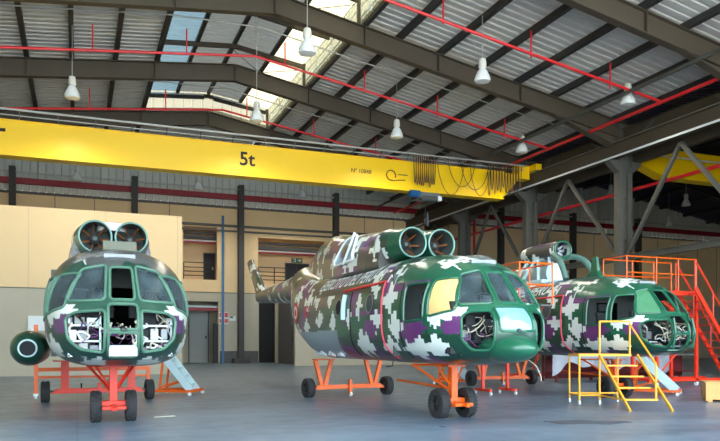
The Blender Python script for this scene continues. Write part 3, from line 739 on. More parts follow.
def cowling(root, planes, full=True):
    ZTc = [(3.35, 3.78), (4.5, 3.92), (5.6, 4.05), (6.7, 4.14), (7.6, 4.28), (8.3, 4.36), (9.2, 4.3), (9.9, 4.1), (10.5, 3.7)]
    def sec(y):
        a = ip(y, [(3.35, .70), (4.05, .78), (6, .86), (8, .72), (9.8, .5), (10.5, .3)]); zt = ip(y, ZTc); return a, 3.1, zt-3.1, .3
    vs, fs = loft(list(np.arange(4.05, 10.51, .05)), sec, 120, (2.6, 2.2)); m = MB(); m.add(vs, fs); painted(m, root, 'engine_cowling', planes)
    for s in (-1, 1):        # intake nacelles with round lips
        cx, cz = .335*s, 3.50
        m = MB(); vs = []; N = 48; ysn = list(np.arange(3.3, 4.36, .06))
        for y in ysn:
            r = ip(y, [(3.3, .30), (3.6, .33), (4.35, .44)]); zc = cz
            for k in range(N):
                t = 2*PI*k/N; vs.append((cx+r*math.sin(t), y, zc+r*math.cos(t)))
        m.add(vs, [(i*N+k, i*N+(k+1) % N, (i+1)*N+(k+1) % N, (i+1)*N+k) for i in range(len(ysn)-1) for k in range(N)])
        o = painted(m, root, 'intake_nacelle', {k: np.where(np.arange(v.shape[0])[:, None] < int(5.9/P), 'g', v) for k, v in planes.items()}); md = o.modifiers.new('s', 'SOLIDIFY'); md.thickness = .02; md.offset = -1
        MB().tube([(cx+.30*math.sin(t), 3.3, cz+.30*math.cos(t)) for t in np.linspace(0, 2*PI, 40, endpoint=False)], .02, 8, closed=True).obj('intake_ring', 'ring', root, smooth=True)['label'] = 'pale intake lip ring'
        MB().lathe([(.29, 3.95), (.28, 3.92), (.12, 3.9), (.10, 3.7), (.04, 3.6)], (cx, 0, cz), 'y', 28).obj('engine_face', 'interior', root, smooth=True)
        MB().lathe([(.285, 3.36), (.29, 3.94)], (cx, 0, cz), 'y', 36, caps=False).obj('intake_duct', 'interior', root, smooth=True)
        m = MB()
        for k in range(7):
            t = k*.9+s; m.bar((cx+.08*math.cos(t), 3.8, cz+.08*math.sin(t)), (cx+.27*math.cos(t), 3.55, cz+.27*math.sin(t)), .02, .04)
        m.obj('intake_vane', 'wire_b', root)
def seat(root, x, y):
    s = MB().box(x-.22, x+.22, y-.05, y+.4, 1.42, 1.52).obj('crew_seat', 'seat', root, bevel=.03)
    MB().bar((x, y+.42, 1.5), (x, y+.6, 2.15), .42, .1, up=(0, 1, 0)).obj('backrest', 'seat', s, bevel=.03)
    MB().box(x-.13, x+.13, y+.56, y+.66, 2.18, 2.38).obj('headrest', 'seat', s, bevel=.03)
    MB().box(x-.15, x+.15, y, y+.35, 1.14, 1.42).obj('seat_base', 'greypart', s)
def cockpit(root, racks, light=True):
    MB().prism([(side_x(y_, 1.3)-.12, y_) for y_ in (.35, .6, .9, 1.3, 2.0, 2.6)]+[(-side_x(y_, 1.3)+.12, y_) for y_ in (2.6, 2.0, 1.3, .9, .6, .35)], 'z', 1.27, 1.31).obj('cockpit_floor', 'greypart', root)
    m = MB().box(-1.1, -.35, 2.55, 2.6, 1.18, 2.75).box(.35, 1.1, 2.55, 2.6, 1.18, 2.75).box(-.35, .35, 2.55, 2.6, 2.45, 2.85); m.obj('cockpit_bulkhead', 'interior', root)
    MB().box(-1.0, 1.0, 5.9, 5.95, 1.2, 2.8).obj('cabin_bulkhead', 'dark', root)
    seat(root, -.6, 1.45); seat(root, .6, 1.45)
    p = MB().bar((-.9, .72, 1.98), (-.12, .66, 1.98), .12, .3).bar((.12, .66, 1.98), (.9, .72, 1.98), .12, .3).obj('instrument_panel', 'dark', root)
    for x in (-.7, -.5, -.3, .3, .5, .7):
        MB().lathe([(.06, .79), (.06, .8)], (x, 0, 1.99), 'y', 14).obj('gauge', 'white', p)
    MB().bar((0, 1.1, 2.86), (0, 1.9, 2.9), .5, .1).obj('overhead_panel', 'greypart', root)
    for x in (-.6, .6): MB().tube([(x, 1.25, 1.2), (x, 1.2, 1.75), (x-.1, 1.15, 1.85)], .02, 6).obj('control_stick', 'wire_d', root)
    rs = random.Random(racks)
    # exposed equipment racks and wiring in the nose
    for s in (-1, 1):
        rk = MB()
        for x in (.32, .78):
            rk.bar((s*x, .62, 1.2), (s*x, .62, 1.95), .03, .03)
        for z in (1.22, 1.45, 1.70, 1.93): rk.bar((s*.3, .62, z), (s*.8, .62, z), .03, .03)
        rk = rk.obj('equipment_rack', 'bare' if light else 'doorblack', root)
        for z in (1.24, 1.47, 1.72):
            x = .34
            while x < .74:
                w_ = rs.uniform(.08, .2); hh = rs.uniform(.1, .19); d = rs.uniform(.0, .12)
                MB().box(min(s*x, s*(x+w_)), max(s*x, s*(x+w_)), .60+d, .85, z, z+hh).obj('avionics_box', rs.choice(['white', 'bare', 'dark', 'greypart', 'doorgrey', 'dark'] if light else ['dark', 'seat', 'dark', 'greypart']), rk, bevel=.008)
                x += w_+.03
    for i in range(34 if racks else 0):
        x0 = rs.uniform(-.8, .8); z0 = rs.uniform(1.35, 1.9); pts = [(x0, .62+rs.uniform(-.1, .1), z0)]
        for k in range(4): pts.append((max(-.78, min(.78, pts[-1][0]+rs.uniform(-.16, .16))), .5+rs.uniform(-.08, .12)+abs(pts[-1][0])*.15, max(1.28, min(1.95, pts[-1][2]+rs.uniform(-.14, .12)))))
        MB().tube(smooth_pts(pts), rs.choice([.008, .012, .016]), 5).obj('wiring_harness', rs.choice(['wire_w', 'wire_w', 'wire_d', 'wire_b', 'white', 'purple']), root)
def smooth_pts(p, k=5):
    P_ = [Vector(a) for a in p]; P_ = [P_[0]]+P_+[P_[-1]]; out = []
    for i in range(1, len(P_)-2):
        for q in range(k):
            t = q/k; a, b, c, d = P_[i-1], P_[i], P_[i+1], P_[i+2]
            out.append(.5*((2*b)+(-a+c)*t+(2*a-5*b+4*c-d)*t*t+(-a+3*b-3*c+d)*t**3))
    out.append(P_[-2]); return out
def on_side(y, z, off=.012, s=-1): return (s*(side_x(y, z)+off), y, z)
def side_strip(pts, r, root, name, m, s=-1, n=6):
    P_ = []
    for (a, b), (c, d) in zip(pts, pts[1:]):
        k = max(1, int(math.hypot(c-a, d-b)/.06)); P_ += [on_side(a+(c-a)*q/k, b+(d-b)*q/k, r*.3, s) for q in range(k)]
    P_.append(on_side(*pts[-1], r*.3, s)); return MB().tube(P_, r, n).obj(name, m, root)
def fine_letters(txt, size, shear):
    v, f = letters(txt, size, shear); bm = bmesh.new(); vs = [bm.verts.new(p) for p in v]
    for q in f:
        try: bm.faces.new([vs[k] for k in q])
        except ValueError: pass
    bmesh.ops.triangulate(bm, faces=bm.faces)
    for _ in range(6):
        e = [e for e in bm.edges if e.calc_length() > .06]
        if not e: break
        bmesh.ops.subdivide_edges(bm, edges=e, cuts=1); bmesh.ops.triangulate(bm, faces=[f_ for f_ in bm.faces if len(f_.verts) > 3])
    bm.verts.index_update(); r = [tuple(p.co) for p in bm.verts], [tuple(w.index for w in f_.verts) for f_ in bm.faces]; bm.free(); return r
def side_text(root, txt, size, y, z, m='white'):
    v, f = fine_letters(txt, size, .35)
    # text reads towards the nose on the starboard side: glyph x runs to smaller y
    me = MB().add([on_side(y-a, z+b, .02) for a, b, c in v], f); return me.obj('lettering', m, root)
def side_disc(root, name, y, z, r0, r1, m, s=-1, off=.015):
    vs = []; N = 28
    for r in (r0, r1):
        for k in range(N): t = 2*PI*k/N; vs.append(on_side(y+r*math.cos(t), z+r*math.sin(t)*1.05, off, s))
    return MB().add(vs, [(k, (k+1) % N, N+(k+1) % N, N+k) for k in range(N)]).obj(name, m, root, solid=.008)
def details(root, front_tip=True, port=True):
    d = None
    side_strip([(5.3, 2.60), (2.98, 2.64)], .028, root, 'door_rail', 'redline')['label'] = 'red sliding door rail'
    side_strip([(2.98, 2.64), (2.96, 2.0), (2.94, 1.4), (2.84, 1.12)], .022, root, 'door_edge_tape', 'pink')['label'] = 'faded red strip down the door edge'
    side_strip([(4.7, 2.55), (4.7, 1.15)], .012, root, 'door_seam', 'dark')
    side_strip([(2.1, 2.55), (2.1, 1.15)], .010, root, 'panel_seam', 'dark')
    for yw in (3.6, 5.45):
        side_disc(root, 'porthole', yw, 2.24, 0.001, .17, 'dark' if yw > 5 else 'interior', off=.006)
        side_disc(root, 'porthole_ring', yw, 2.24, .165, .2, 'greypart')
    side_strip([(5.05, 2.5), (5.05, 1.95)], .07, root, 'window_panel', 'paleblue', n=4)['label'] = 'pale blue narrow panel'
    for k in range(4):        # brackets on the lower rear panel
        y = 5.95+k*.66; x = -side_x(y, 1.2)
        MB().add([(x-.03, y-.14, 1.13), (x-.03, y+.14, 1.13), (x-.05, y, 1.30), (x+.08, y-.14, 1.1), (x+.08, y+.14, 1.1), (x+.05, y, 1.30)], [(0, 1, 2), (3, 5, 4), (0, 3, 4, 1), (1, 4, 5, 2), (2, 5, 3, 0)]).obj('bracket', 'white', root)
    side_disc(root, 'roundel_ring', 8.85, 2.26, .17, .26, 'signred')['label'] = 'red outer ring of the roundel'
    side_disc(root, 'roundel_ring', 8.85, 2.26, .09, .17, 'white')['label'] = 'white ring of the roundel'
    side_disc(root, 'roundel_centre', 8.85, 2.26, .001, .09, 'signred')
    side_disc(root, 'inspection_ring', 7.85, 2.25, .1, .15, 'pink')
    MB().tube([(0, 5.0, 1.05), (0, 5.05, .9), (0, 5.4, .88)], .012, 6).obj('belly_antenna', 'dark', root)
    MB().bar((-.3, 3.0, 1.05), (-.3, 4.0, 1.05), .12, .05).obj('belly_plate', 'greypart', root)

# ---- helicopter 2 (centre)
pl2 = camo_planes(12)
h2 = thing('helicopter', 'large camouflaged helicopter in the centre with glazed cockpit, round green chin dome and twin intakes', 'helicopter', (6.75, 9.85, 0), group=None)
build_fuselage(h2, pl2, {'windshield_s': ('windshield_pane', 'glass', None), 'windshield_p': ('windshield_pane', 'glass', None), 'windshield_c': ('windshield_pane', 'glass', None),
    'quarter_s': ('quarter_window', 'maskyellow', 'yellow paper masked quarter window'), 'quarter_p': ('quarter_window', 'glass', None), 'side_s': None, 'side_p': None,
    'nose_s2': None, 'nose_p2': None, 'nose_c2': ('nose_panel', 'skysheen', 'glossy nose panel painted with pale blue sky reflection')})
boom(h2, pl2); cowling(h2, pl2); cockpit(h2, 5, False); details(h2)
side_text(h2, 'EJERCITO DEL PERU', .38, 5.5, 2.84)
m = MB()
rows = 18
prof = [(math.sin(PI*i/rows), -math.cos(PI*i/rows)) for i in range(rows+1)]
vs = []; N = 32
for s_, c_ in prof:
    for k in range(N):
        t = 2*PI*k/N; vs.append((.43*s_*math.cos(t), .36+.66*c_, 1.33+.25*s_*math.sin(t)))
m.add(vs, [(i*N+k, i*N+(k+1) % N, (i+1)*N+(k+1) % N, (i+1)*N+k) for i in range(rows) for k in range(N)])
m.obj('chin_dome', 'green', h2, smooth=True)
m = MB(); pts = []                      # exhaust opening with pale rim, starboard cowling side
for (y, z) in roundpoly([(5.3, 3.35), (6.6, 3.3), (6.4, 3.95), (5.7, 4.0)], .15): pts.append((-(.87 if z < 3.6 else .80-(z-3.6)*.5), y, z))
MB().tube(pts, .035, 6, closed=True).obj('exhaust_rim', 'white', h2, smooth=True)
MB().add([(x-.005, y, z) for x, y, z in pts], [tuple(range(len(pts)))]).obj('exhaust_opening', 'glass_clear', h2)
MB().tube([(-.90, 5.9, 3.3), (-.76, 5.5, 4.0)], .03, 6).obj('exhaust_strut', 'white', h2)
MB().lathe([(.03, 3.85), (.03, 4.0), (.01, 4.15)], (0, 3.3, 0), n=8).obj('antenna', 'dark', h2)
MB().lathe([(.42, 3.0), (.40, 3.1), (.2, 3.2), (.02, 3.22)], (.3, 1.9, -.12), n=24).obj('roof_dome', 'greypart', h2, smooth=True)
MB().tube(smooth_pts([(.75, .9, 1.15), (.82, .7, 1.02), (.85, .6, .85), (.85, .58, .75)]), .01, 5).obj('hanging_cable', 'wire_w', h2)

# ---- helicopter 1 (left, seen head-on)
pl1 = camo_planes(12)
h1 = thing('helicopter', 'stripped helicopter on the left seen head-on, nose glazing gone, green tank at its side', 'helicopter', (.66, 11.4, 0))
build_fuselage(h1, pl1, {'windshield_s': ('windshield_pane', 'glass', None), 'windshield_p': ('windshield_pane', 'glass', None), 'windshield_c': None,
    'quarter_s': ('quarter_window', 'glass', None), 'quarter_p': ('quarter_window', 'glass', None), 'side_s': ('side_window', 'glass_clear', None), 'side_p': ('side_window', 'glass_clear', None),
    'nose_s': None, 'nose_p': None, 'nose_c': None, 'nose_low': None}, 'frame_pale', True)
boom(h1, pl1); cowling(h1, pl1); cockpit(h1, 11); details(h1)
MB().bar((-.21, .12, 1.30), (.21, .12, 1.30), .03, .17).obj('nose_plate', 'doorgrey', h1)['label'] = 'white plate low in the nose'
MB().box(-.20, .42, 3.12, 3.22, 3.16, 3.40).obj('equipment_tray', 'tray', h1)
MB().lathe([(.3, 3.95), (.28, 4.1), (.1, 4.15)], (0, 3.9, -.27), n=24).obj('top_cover', 'white', h1, smooth=True)
# fuel tank
ft = MB().lathe([(.02, 4.18), (.15, 4.2), (.24, 4.26), (.31, 4.4), (.36, 4.65), (.37, 5.0), (.37, 6.9), (.34, 7.3), (.2, 7.6), (.02, 7.65)], (-1.58, 0, 1.32), 'y', 36).obj('fuel_tank', 'camo', h1, smooth=True)
fp = {k: np.full_like(v, 'd') for k, v in pl1.items()}; paint(ft.data, fp); ft['label'] = 'dark green fuel tank with white ring at its front'
MB().tube([(-1.58+.155*math.cos(t), 4.19, 1.32+.155*math.sin(t)) for t in np.linspace(0, 2*PI, 30, endpoint=False)], .03, 8, closed=True).obj('tank_ring', 'paleblue', ft, smooth=True)
MB().lathe([(.15, 4.16), (.15, 4.18)], (-1.58, 0, 1.32), 'y', 24).obj('tank_mouth', 'dark', ft)
MB().bar((-1.35, 5.0, 1.35), (-1.1, 5.0, 1.4), .1, .1).bar((-1.35, 6.6, 1.35), (-1.1, 6.6, 1.4), .1, .1).obj('tank_strap', 'dark', ft)

# ---- helicopter 3 (right)
pl3 = camo_planes(12)
h3 = thing('helicopter', 'camouflaged helicopter on the right behind the yellow steps, with cowlings off and open nose', 'helicopter', (13.15, 12.6, .06))
build_fuselage(h3, pl3, {'windshield_s': ('windshield_pane', 'greenpale', 'green masked windshield pane'), 'windshield_p': None, 'windshield_c': None,
    'quarter_s': None, 'quarter_p': None, 'side_s': None, 'side_p': None, 'nose_s': None, 'nose_p': None, 'nose_c': None, 'nose_low': None})
boom(h3, pl3); cockpit(h3, 23, False); details(h3)
side_text(h3, 'EJERCITO DEL PERU', .38, 5.5, 2.84)
# fan housing on struts
m = MB(); N = 40; vs = []; ysn = list(np.arange(4.4, 6.5, .07))
for y in ysn:
    r = ip(y, [(4.4, .24), (4.6, .27), (5.6, .28), (6.1, .24), (6.5, .12)])
    for k in range(N): t = 2*PI*k/N; vs.append((r*1.2*math.sin(t), y, 4.1+r*math.cos(t)))
m.add(vs, [(i*N+k, i*N+(k+1) % N, (i+1)*N+(k+1) % N, (i+1)*N+k) for i in range(len(ysn)-1) for k in range(N)])
o = painted(m, h3, 'fan_housing', pl3); md = o.modifiers.new('s', 'SOLIDIFY'); md.thickness = .02; md.offset = -1
MB().tube([(.29*math.sin(t), 4.4, 4.1+.24*math.cos(t)) for t in np.linspace(0, 2*PI, 36, endpoint=False)], .03, 8, closed=True).obj('housing_lip', 'green', h3, smooth=True)
MB().lathe([(.23, 4.85), (.2, 4.8), (.08, 4.74), (.03, 4.6)], (0, 0, 4.1), 'y', 24).obj('fan_hub', 'interior', h3, smooth=True)
for k in range(9):
    t = 2*PI*k/9; MB().bar((.04*math.cos(t), 4.72, 4.1+.04*math.sin(t)), (.25*math.cos(t), 4.68, 4.1+.22*math.sin(t)), .025, .06).obj('fan_blade', 'greypart', h3)
for (a, b) in (((-.5, 5.9, 3.1), (-.22, 5.4, 3.92)), ((-.5, 4.9, 3.1), (-.22, 5.3, 3.92)), ((.5, 5.9, 3.1), (.22, 5.4, 3.92)), ((.5, 4.9, 3.1), (.22, 5.3, 3.92)), ((-.5, 6.3, 3.1), (-.2, 5.8, 3.9)), ((-.35, 4.6, 3.1), (-.22, 4.75, 3.9))):
    MB().bar(a, b, .08, .08).obj('engine_strut', 'paleblue', h3)
MB().box(-.6, .6, 4.6, 6.6, 3.12, 3.24).obj('engine_deck', 'paleblue', h3, bevel=.03)
MB().lathe([(.32, 4.9), (.36, 5.3), (.34, 6.6), (.2, 7.3)], (.1, 0, 3.45), 'y', 24).obj('engine_core', 'bare', h3, smooth=True)
for s in (-1, 1):         # curved duct arms in front of the fan
    pts = smooth_pts([(s*.2, 4.6, 3.88), (s*.35, 4.35, 3.9), (s*.45, 4.0, 3.75), (s*.5, 3.75, 3.45), (s*.52, 3.6, 3.15)])
    MB().tube(pts, .085, 10).obj('duct_arm', 'ring', h3, smooth=True)
MB().add([(-.1, 2.7, 3.1), (-.1, 3.4, 3.1), (-.05, 3.14, 3.35), (-.04, 3.10, 3.72), (-.04, 2.94, 3.72), (-.05, 2.88, 3.35), (.1, 2.7, 3.1), (.1, 3.4, 3.1), (.05, 3.14, 3.35), (.04, 3.10, 3.72), (.04, 2.94, 3.72), (.05, 2.88, 3.35)],
    [(0, 1, 2, 3, 4, 5), (11, 10, 9, 8, 7, 6)]+[(i, i+6, (i+1) % 6+6, (i+1) % 6) for i in range(6)]).obj('intake_fin', 'green', h3)
# rounded nose hoop and bundle of cables pulled out of the nose
for s in (-1, 1):
    MB().tube([(s*.3, .0, 1.25), (s*.3, -.08, 1.6), (s*.28, .0, 1.95)], .03, 6).obj('nose_hoop', 'green', h3)
rs = random.Random(4)
for i in range(16):
    x0 = rs.uniform(-.35, .35); pts = [(x0, .5, 1.9+rs.uniform(-.05, .05))]
    for k in range(4): pts.append((x0+rs.uniform(-.2, .2), .25+rs.uniform(-.15, .1), 1.82-k*.13+rs.uniform(-.05, .05)))
    MB().tube(smooth_pts(pts), .014, 5).obj('wiring_harness', rs.choice(['wire_w', 'wire_w', 'wire_b', 'wire_d']), h3)

# ------------------------------------------------------------------ wheeled support dollies
def wheel(parent, x, y, r, w_):
    prof = [(r*.55, -w_/2), (r*.9, -w_/2), (r*.97, -w_*.38), (r, -w_*.2), (r, w_*.2), (r*.97, w_*.38), (r*.9, w_/2), (r*.55, w_/2), (r*.5, w_*.3), (r*.5, -w_*.3)]
    t = MB(); prof = prof+[prof[0]]; t.lathe(prof, (x, y, r), 'x', 36, caps=False); tr = t
    for k in range(26):
        for s in (-1, 1):
            a = 2*PI*(k+.25*s)/26; c, sn = math.cos(a), math.sin(a)
            tr.bar((x+s*w_*.12, y+r*c, r+r*sn), (x+s*w_*.44, y+r*.955*c, r+r*.955*sn), .035, .024, up=(0, c, sn))
    t = tr.obj('tyre', 'tyre', parent, smooth=True)
    MB().lathe([(r*.52, -w_*.28), (r*.3, -w_*.34), (r*.15, -w_*.5), (r*.15, w_*.5), (r*.3, w_*.34), (r*.52, w_*.28)], (x, y, r), 'x', 24).obj('hub', 'doorblack', t, smooth=True)
    return t
def front_dolly(x, y, m, label, tilt=0):
    t = thing('nose_dolly', label, 'aircraft dolly', (x, y, 0), tilt)
    MB().box(-.07, .07, -.07, .07, .2, .99).obj('post', m, t, bevel=.01)
    MB().box(-.2, .2, -.15, .15, .98, 1.01).obj('top_plate', m, t)
    MB().box(-.22, .22, -.09, .09, .26, .38).box(-.2, .2, -.4, -.05, .24, .3).obj('axle_block', m, t, bevel=.01)
    MB().tube([(-.36, 0, .28), (.36, 0, .28)], .035, 8).obj('axle', 'greypart', t)
    MB().bar((0, -.05, .3), (.0, -.52, .26), .07, .05).obj('tow_lug', m, t)
    for s in (-1, 1):
        wheel(t, s*.30, 0, .28, .19)
        MB().tube([(0, .03, .5), (s*.42, .8, 1.0)], .025, 6).obj('brace', m, t)
        MB().tube([(s*.06, .0, .62), (s*.30, .1, 1.0)], .02, 6).obj('brace', m, t)
    MB().tube([(-.45, .8, .99), (.45, .8, .99)], .025, 6).obj('cross_bar', m, t)
    MB().tube([(0, .05, .55), (0, 2.2, .62)], .025, 6).obj('spine_bar', m, t)
    return t
def rear_dolly(x, y, m, label, tilt=0, vee=True):
    t = thing('main_dolly', label, 'aircraft dolly', (x, y, 0), tilt)
    vt, vb = (.24, .05) if vee else (.04, .04)
    MB().box(-1.0, 1.0, -.07, .07, .2, .32).obj('beam', m, t, bevel=.01)
    MB().tube([(-1.25, 0, .25), (1.25, 0, .25)], .035, 8).obj('axle', 'greypart', t)
    for s in (-1, 1):
        wheel(t, s*1.22, 0, .25, .2)
        g = MB().bar((s*.78-vt, 0, .98), (s*.78-vb, 0, .3), .08, .1).bar((s*.78+vt, 0, .98), (s*.78+vb, 0, .3), .08, .1)
        g.obj('vee_support', m, t); MB().box(s*.78-.27, s*.78+.27, -.15, .15, .98, 1.01).obj('saddle_plate', m, t)
        MB().add([(s*.95, -.08, .32), (s*1.12, -.08, .2), (s*.8, -.08, .32), (s*.8, -.08, .2), (s*.95, .08, .32), (s*1.12, .08, .2), (s*.8, .08, .32), (s*.8, .08, .2)], [(0, 1, 3, 2), (4, 6, 7, 5), (0, 4, 5, 1), (2, 3, 7, 6), (0, 2, 6, 4), (1, 5, 7, 3)]).obj('gusset', m, t)
    j = MB().box(-.04, .04, -.12, -.04, .05, .45).obj('jack', m, t); MB().lathe([(.06, -.03), (.06, .03)], (0, -.1, .06), 'x', 12).obj('caster', 'white', j)
    MB().tube([(0, .1, .28), (-.35, .7, .2), (-.35, .75, .4)], .02, 6).obj('tow_handle', 'dark', t)
    return t
front_dolly(.61, 13.64, 'redorange', 'red-orange two-wheeled nose dolly under the head-on helicopter')
rear_dolly(.50, 18.8, 'redorange', 'red-orange main dolly behind, under the head-on helicopter on the left', math.radians(4), vee=False)
front_dolly(6.68, 11.95, 'orange', 'orange nose dolly with two big tyres under the centre helicopter', math.radians(4))
rear_dolly(6.85, 18.0, 'orange', 'orange main dolly with V supports under the rear of the centre helicopter', math.radians(9))
front_dolly(13.15, 14.85, 'orange', 'orange nose dolly behind the yellow steps, under the right helicopter')
rear_dolly(13.6, 20.9, 'orange', 'orange main dolly under the rear of the right helicopter')

# ------------------------------------------------------------------ boarding steps
def boarding_steps(loc, rz, label, base='orange', h=1.0, run=1.1, w_=.6):
    t = thing('boarding_steps', label, 'steps', loc, rz)
    for s in (0, 1):
        MB().bar((s*w_, 0, h), (s*w_, -run, .12), .06, .2).obj('stringer', 'paleblue', t)
    for k in range(4):
        q = (k+.6)/4.4; MB().box(.02, w_-.02, -run*q-.1, -run*q+.1, h-(h-.12)*q-.02, h-(h-.12)*q+.02).obj('tread', 'paleblue', t)
    MB().bar((-.25, -run-.05, .12), (w_+.3, -run-.05, .12), .08, .08).bar((-.25, .2, .12), (w_+.3, .2, .12), .08, .08).bar((-.2, -run, .12), (-.2, .2, .12), .06, .06).bar((w_+.25, -run, .12), (w_+.25, .2, .12), .06, .06).obj('base_frame', base, t)
    for s in (0, 1):
        MB().bar((s*w_, .1, .12), (s*w_, 0, h-.1), .05, .05).obj('leg', base, t)
        MB().bar((s*w_, .1, .2), (s*w_, -run*.6, .4), .04, .04).obj('strut', base, t)
    for (a, b) in ((-.25, -run-.05), (w_+.3, -run-.05), (-.25, .2), (w_+.3, .2)):
        MB().lathe([(.045, -.02), (.045, .02)], (a, b, .045), 'x', 14).obj('caster', 'white', t)
    return t
boarding_steps((12.0, 22.3, 0), math.radians(50), 'white boarding steps on orange wheeled base between centre and right helicopters', h=1.15, run=1.0, w_=.55)
boarding_steps((2.2, 20.2, 0), math.radians(62), 'pale steps leaning beside the head-on helicopter at its right', h=1.1, run=.8, w_=.5)
boarding_steps((14.6, 15.6, 0), math.radians(40), 'pale steps partly hidden under the nose of the right helicopter', h=1.1, run=1.0, w_=.4)
# orange trestle behind the left helicopter
t = thing('trestle', 'orange trestle rail standing behind the green fuel tank at far left', 'trestle', (-.98, 19.9, 0))
MB().box(-.05, .05, -.05, .05, .1, 1.9).obj('post', 'orange', t); MB().bar((0, 0, .75), (2.8, .4, .75), .06, .1).bar((0, 0, .55), (2.8, .4, .55), .04, .06).obj('rail', 'orange', t)
MB().box(2.75, 2.85, .35, .45, .1, .8).obj('post', 'orange', t)
for a, b in ((0, 0), (2.8, .4)): MB().lathe([(.05, -.03), (.05, .03)], (a, b, .05), 'x', 14).box(a-.06, a+.06, b-.06, b+.06, .08, .14).obj('caster', 'white', t)

# ------------------------------------------------------------------ work stands
def T(a, b, r=.022, n=6): return MB().tube([a, b], r, n)
t = thing('stair_stand', 'low yellow work stand with four steps and one hand rail before the right helicopter', 'work stand', (10.57, 13.46, 0), math.radians(-21))
hp = 1.15
MB().bar((.25, 0, hp), (1.44, 0, hp), .04, .05).bar((.25, .75, hp), (1.44, .75, hp), .04, .05).bar((.25, 0, hp), (.25, .75, hp), .04, .05).bar((1.44, 0, hp), (1.44, .75, hp), .04, .05).obj('platform_frame', 'stairyellow', t)
MB().box(.27, 1.42, .03, .72, hp-.01, hp+.015).obj('platform_deck', 'stairyellow', t)
for x, y in ((.25, 0), (.72, 0), (.25, .75), (1.42, .75)):
    l = T((x, y, .1), (x, y, hp)).obj('leg', 'stairyellow', t)
    MB().lathe([(.05, -.02), (.05, .02)], (x, y, .05), 'x', 14).obj('caster', 'white', l)
T((.25, 0, .22), (.72, 0, .22)).obj('base_bar', 'stairyellow', t); T((.25, .75, .22), (1.42, .75, .22)).obj('base_bar', 'stairyellow', t); T((.25, 0, .22), (.25, .75, .22)).obj('base_bar', 'stairyellow', t)
T((.72, 0, .22), (.72, -1.45, .22)).obj('base_bar', 'stairyellow', t)
for x in (.72, 1.6): MB().bar((x, 0, hp), (x, -1.8, .02), .035, .06).obj('stringer', 'stairyellow', t)
for k in range(4):
    q = (k+1)/5.0; MB().box(.72, 1.42, -1.8*q-.09, -1.8*q+.09, hp*(1-q)-.015, hp*(1-q)+.015).obj('tread', 'stairyellow', t)
T((.72, 0, hp), (.72, 0, hp+.78)).obj('rail_post', 'stairyellow', t); T((1.42, 0, hp), (1.42, 0, hp+.78)).obj('rail_post', 'stairyellow', t)
T((.72, 0, hp+.78), (1.42, 0, hp+.78)).obj('hand_rail', 'stairyellow', t); T((1.42, 0, hp+.72), (1.42, -1.42, .98)).obj('hand_rail', 'stairyellow', t)
T((1.42, -1.42, .98), (1.42, -1.42, .24)).obj('rail_post', 'stairyellow', t)

t = thing('maintenance_stand', 'tall red-orange maintenance stand with steep stairs at the far right', 'work stand', (16.6, 18.2, 0))
hp = 3.2; L = 3.0
MB().box(0, L, 0, 1.1, hp-.05, hp).obj('platform_deck', 'redorange', t)
MB().bar((0, 0, hp-.1), (L, 0, hp-.1), .06, .1).bar((0, 1.1, hp-.1), (L, 1.1, hp-.1), .06, .1).obj('platform_frame', 'redorange', t)
for x in (1.25, L): 
    for y in (0, 1.1):
        l = MB().bar((x, y, .12), (x, y, hp-.1), .09, .09).obj('leg', 'redorange', t)
        MB().lathe([(.07, -.03), (.07, .03)], (x, y, .07), 'x', 14).obj('caster', 'white', l)
MB().bar((.9, 0, .2), (L+1.6, 0, .2), .09, .09).bar((.9, 1.1, .2), (L+1.6, 1.1, .2), .09, .09).bar((1.25, 0, .2), (1.25, 1.1, .2), .08, .08).obj('base_frame', 'redorange', t)
for a, b in (((1.25, 0, .3), (L, 0, 1.9)), ((L, 0, 1.9), (1.25, 0, 3.0)), ((1.25, 1.1, .3), (L, 1.1, 1.9))): T(a, b, .03).obj('brace', 'redorange', t)
for y in (0, 1.1):
    T((0, y, hp+1.08), (L, y, hp+1.08)).obj('hand_rail', 'orange', t); T((0, y, hp+.55), (L, y, hp+.55)).obj('hand_rail', 'orange', t)
    for x in (0, 1.25, 2.2, L): T((x, y, hp), (x, y, hp+1.08)).obj('rail_post', 'orange', t)
T((0, 0, hp+1.08), (0, 1.1, hp+1.08)).obj('hand_rail', 'orange', t)
for y in (.08, .9):
    MB().bar((L-.45, y-.45, hp+.1), (L+2.0, y-.45, .05), .05, .14).obj('stringer', 'redorange', t)
    MB().bar((L-.45, y-.45, hp+1.0), (L+2.0, y-.45, .95), .04, .04).obj('hand_rail', 'redorange', t)
    for q in (.0, .33, .66, 1): T((L-.45+2.45*q, y-.45, hp+.1-(hp+.05)*q), (L-.45+2.45*q, y-.45, hp+1.0-(hp+.05)*q)).obj('rail_post', 'redorange', t)
for k in range(12):
    q = (k+.7)/12.4; MB().box(L-.45+2.45*q-.1, L-.45+2.45*q+.1, -.36, .44, hp+.08-(hp+.05)*q, hp+.11-(hp+.05)*q).obj('tread', 'redorange', t)

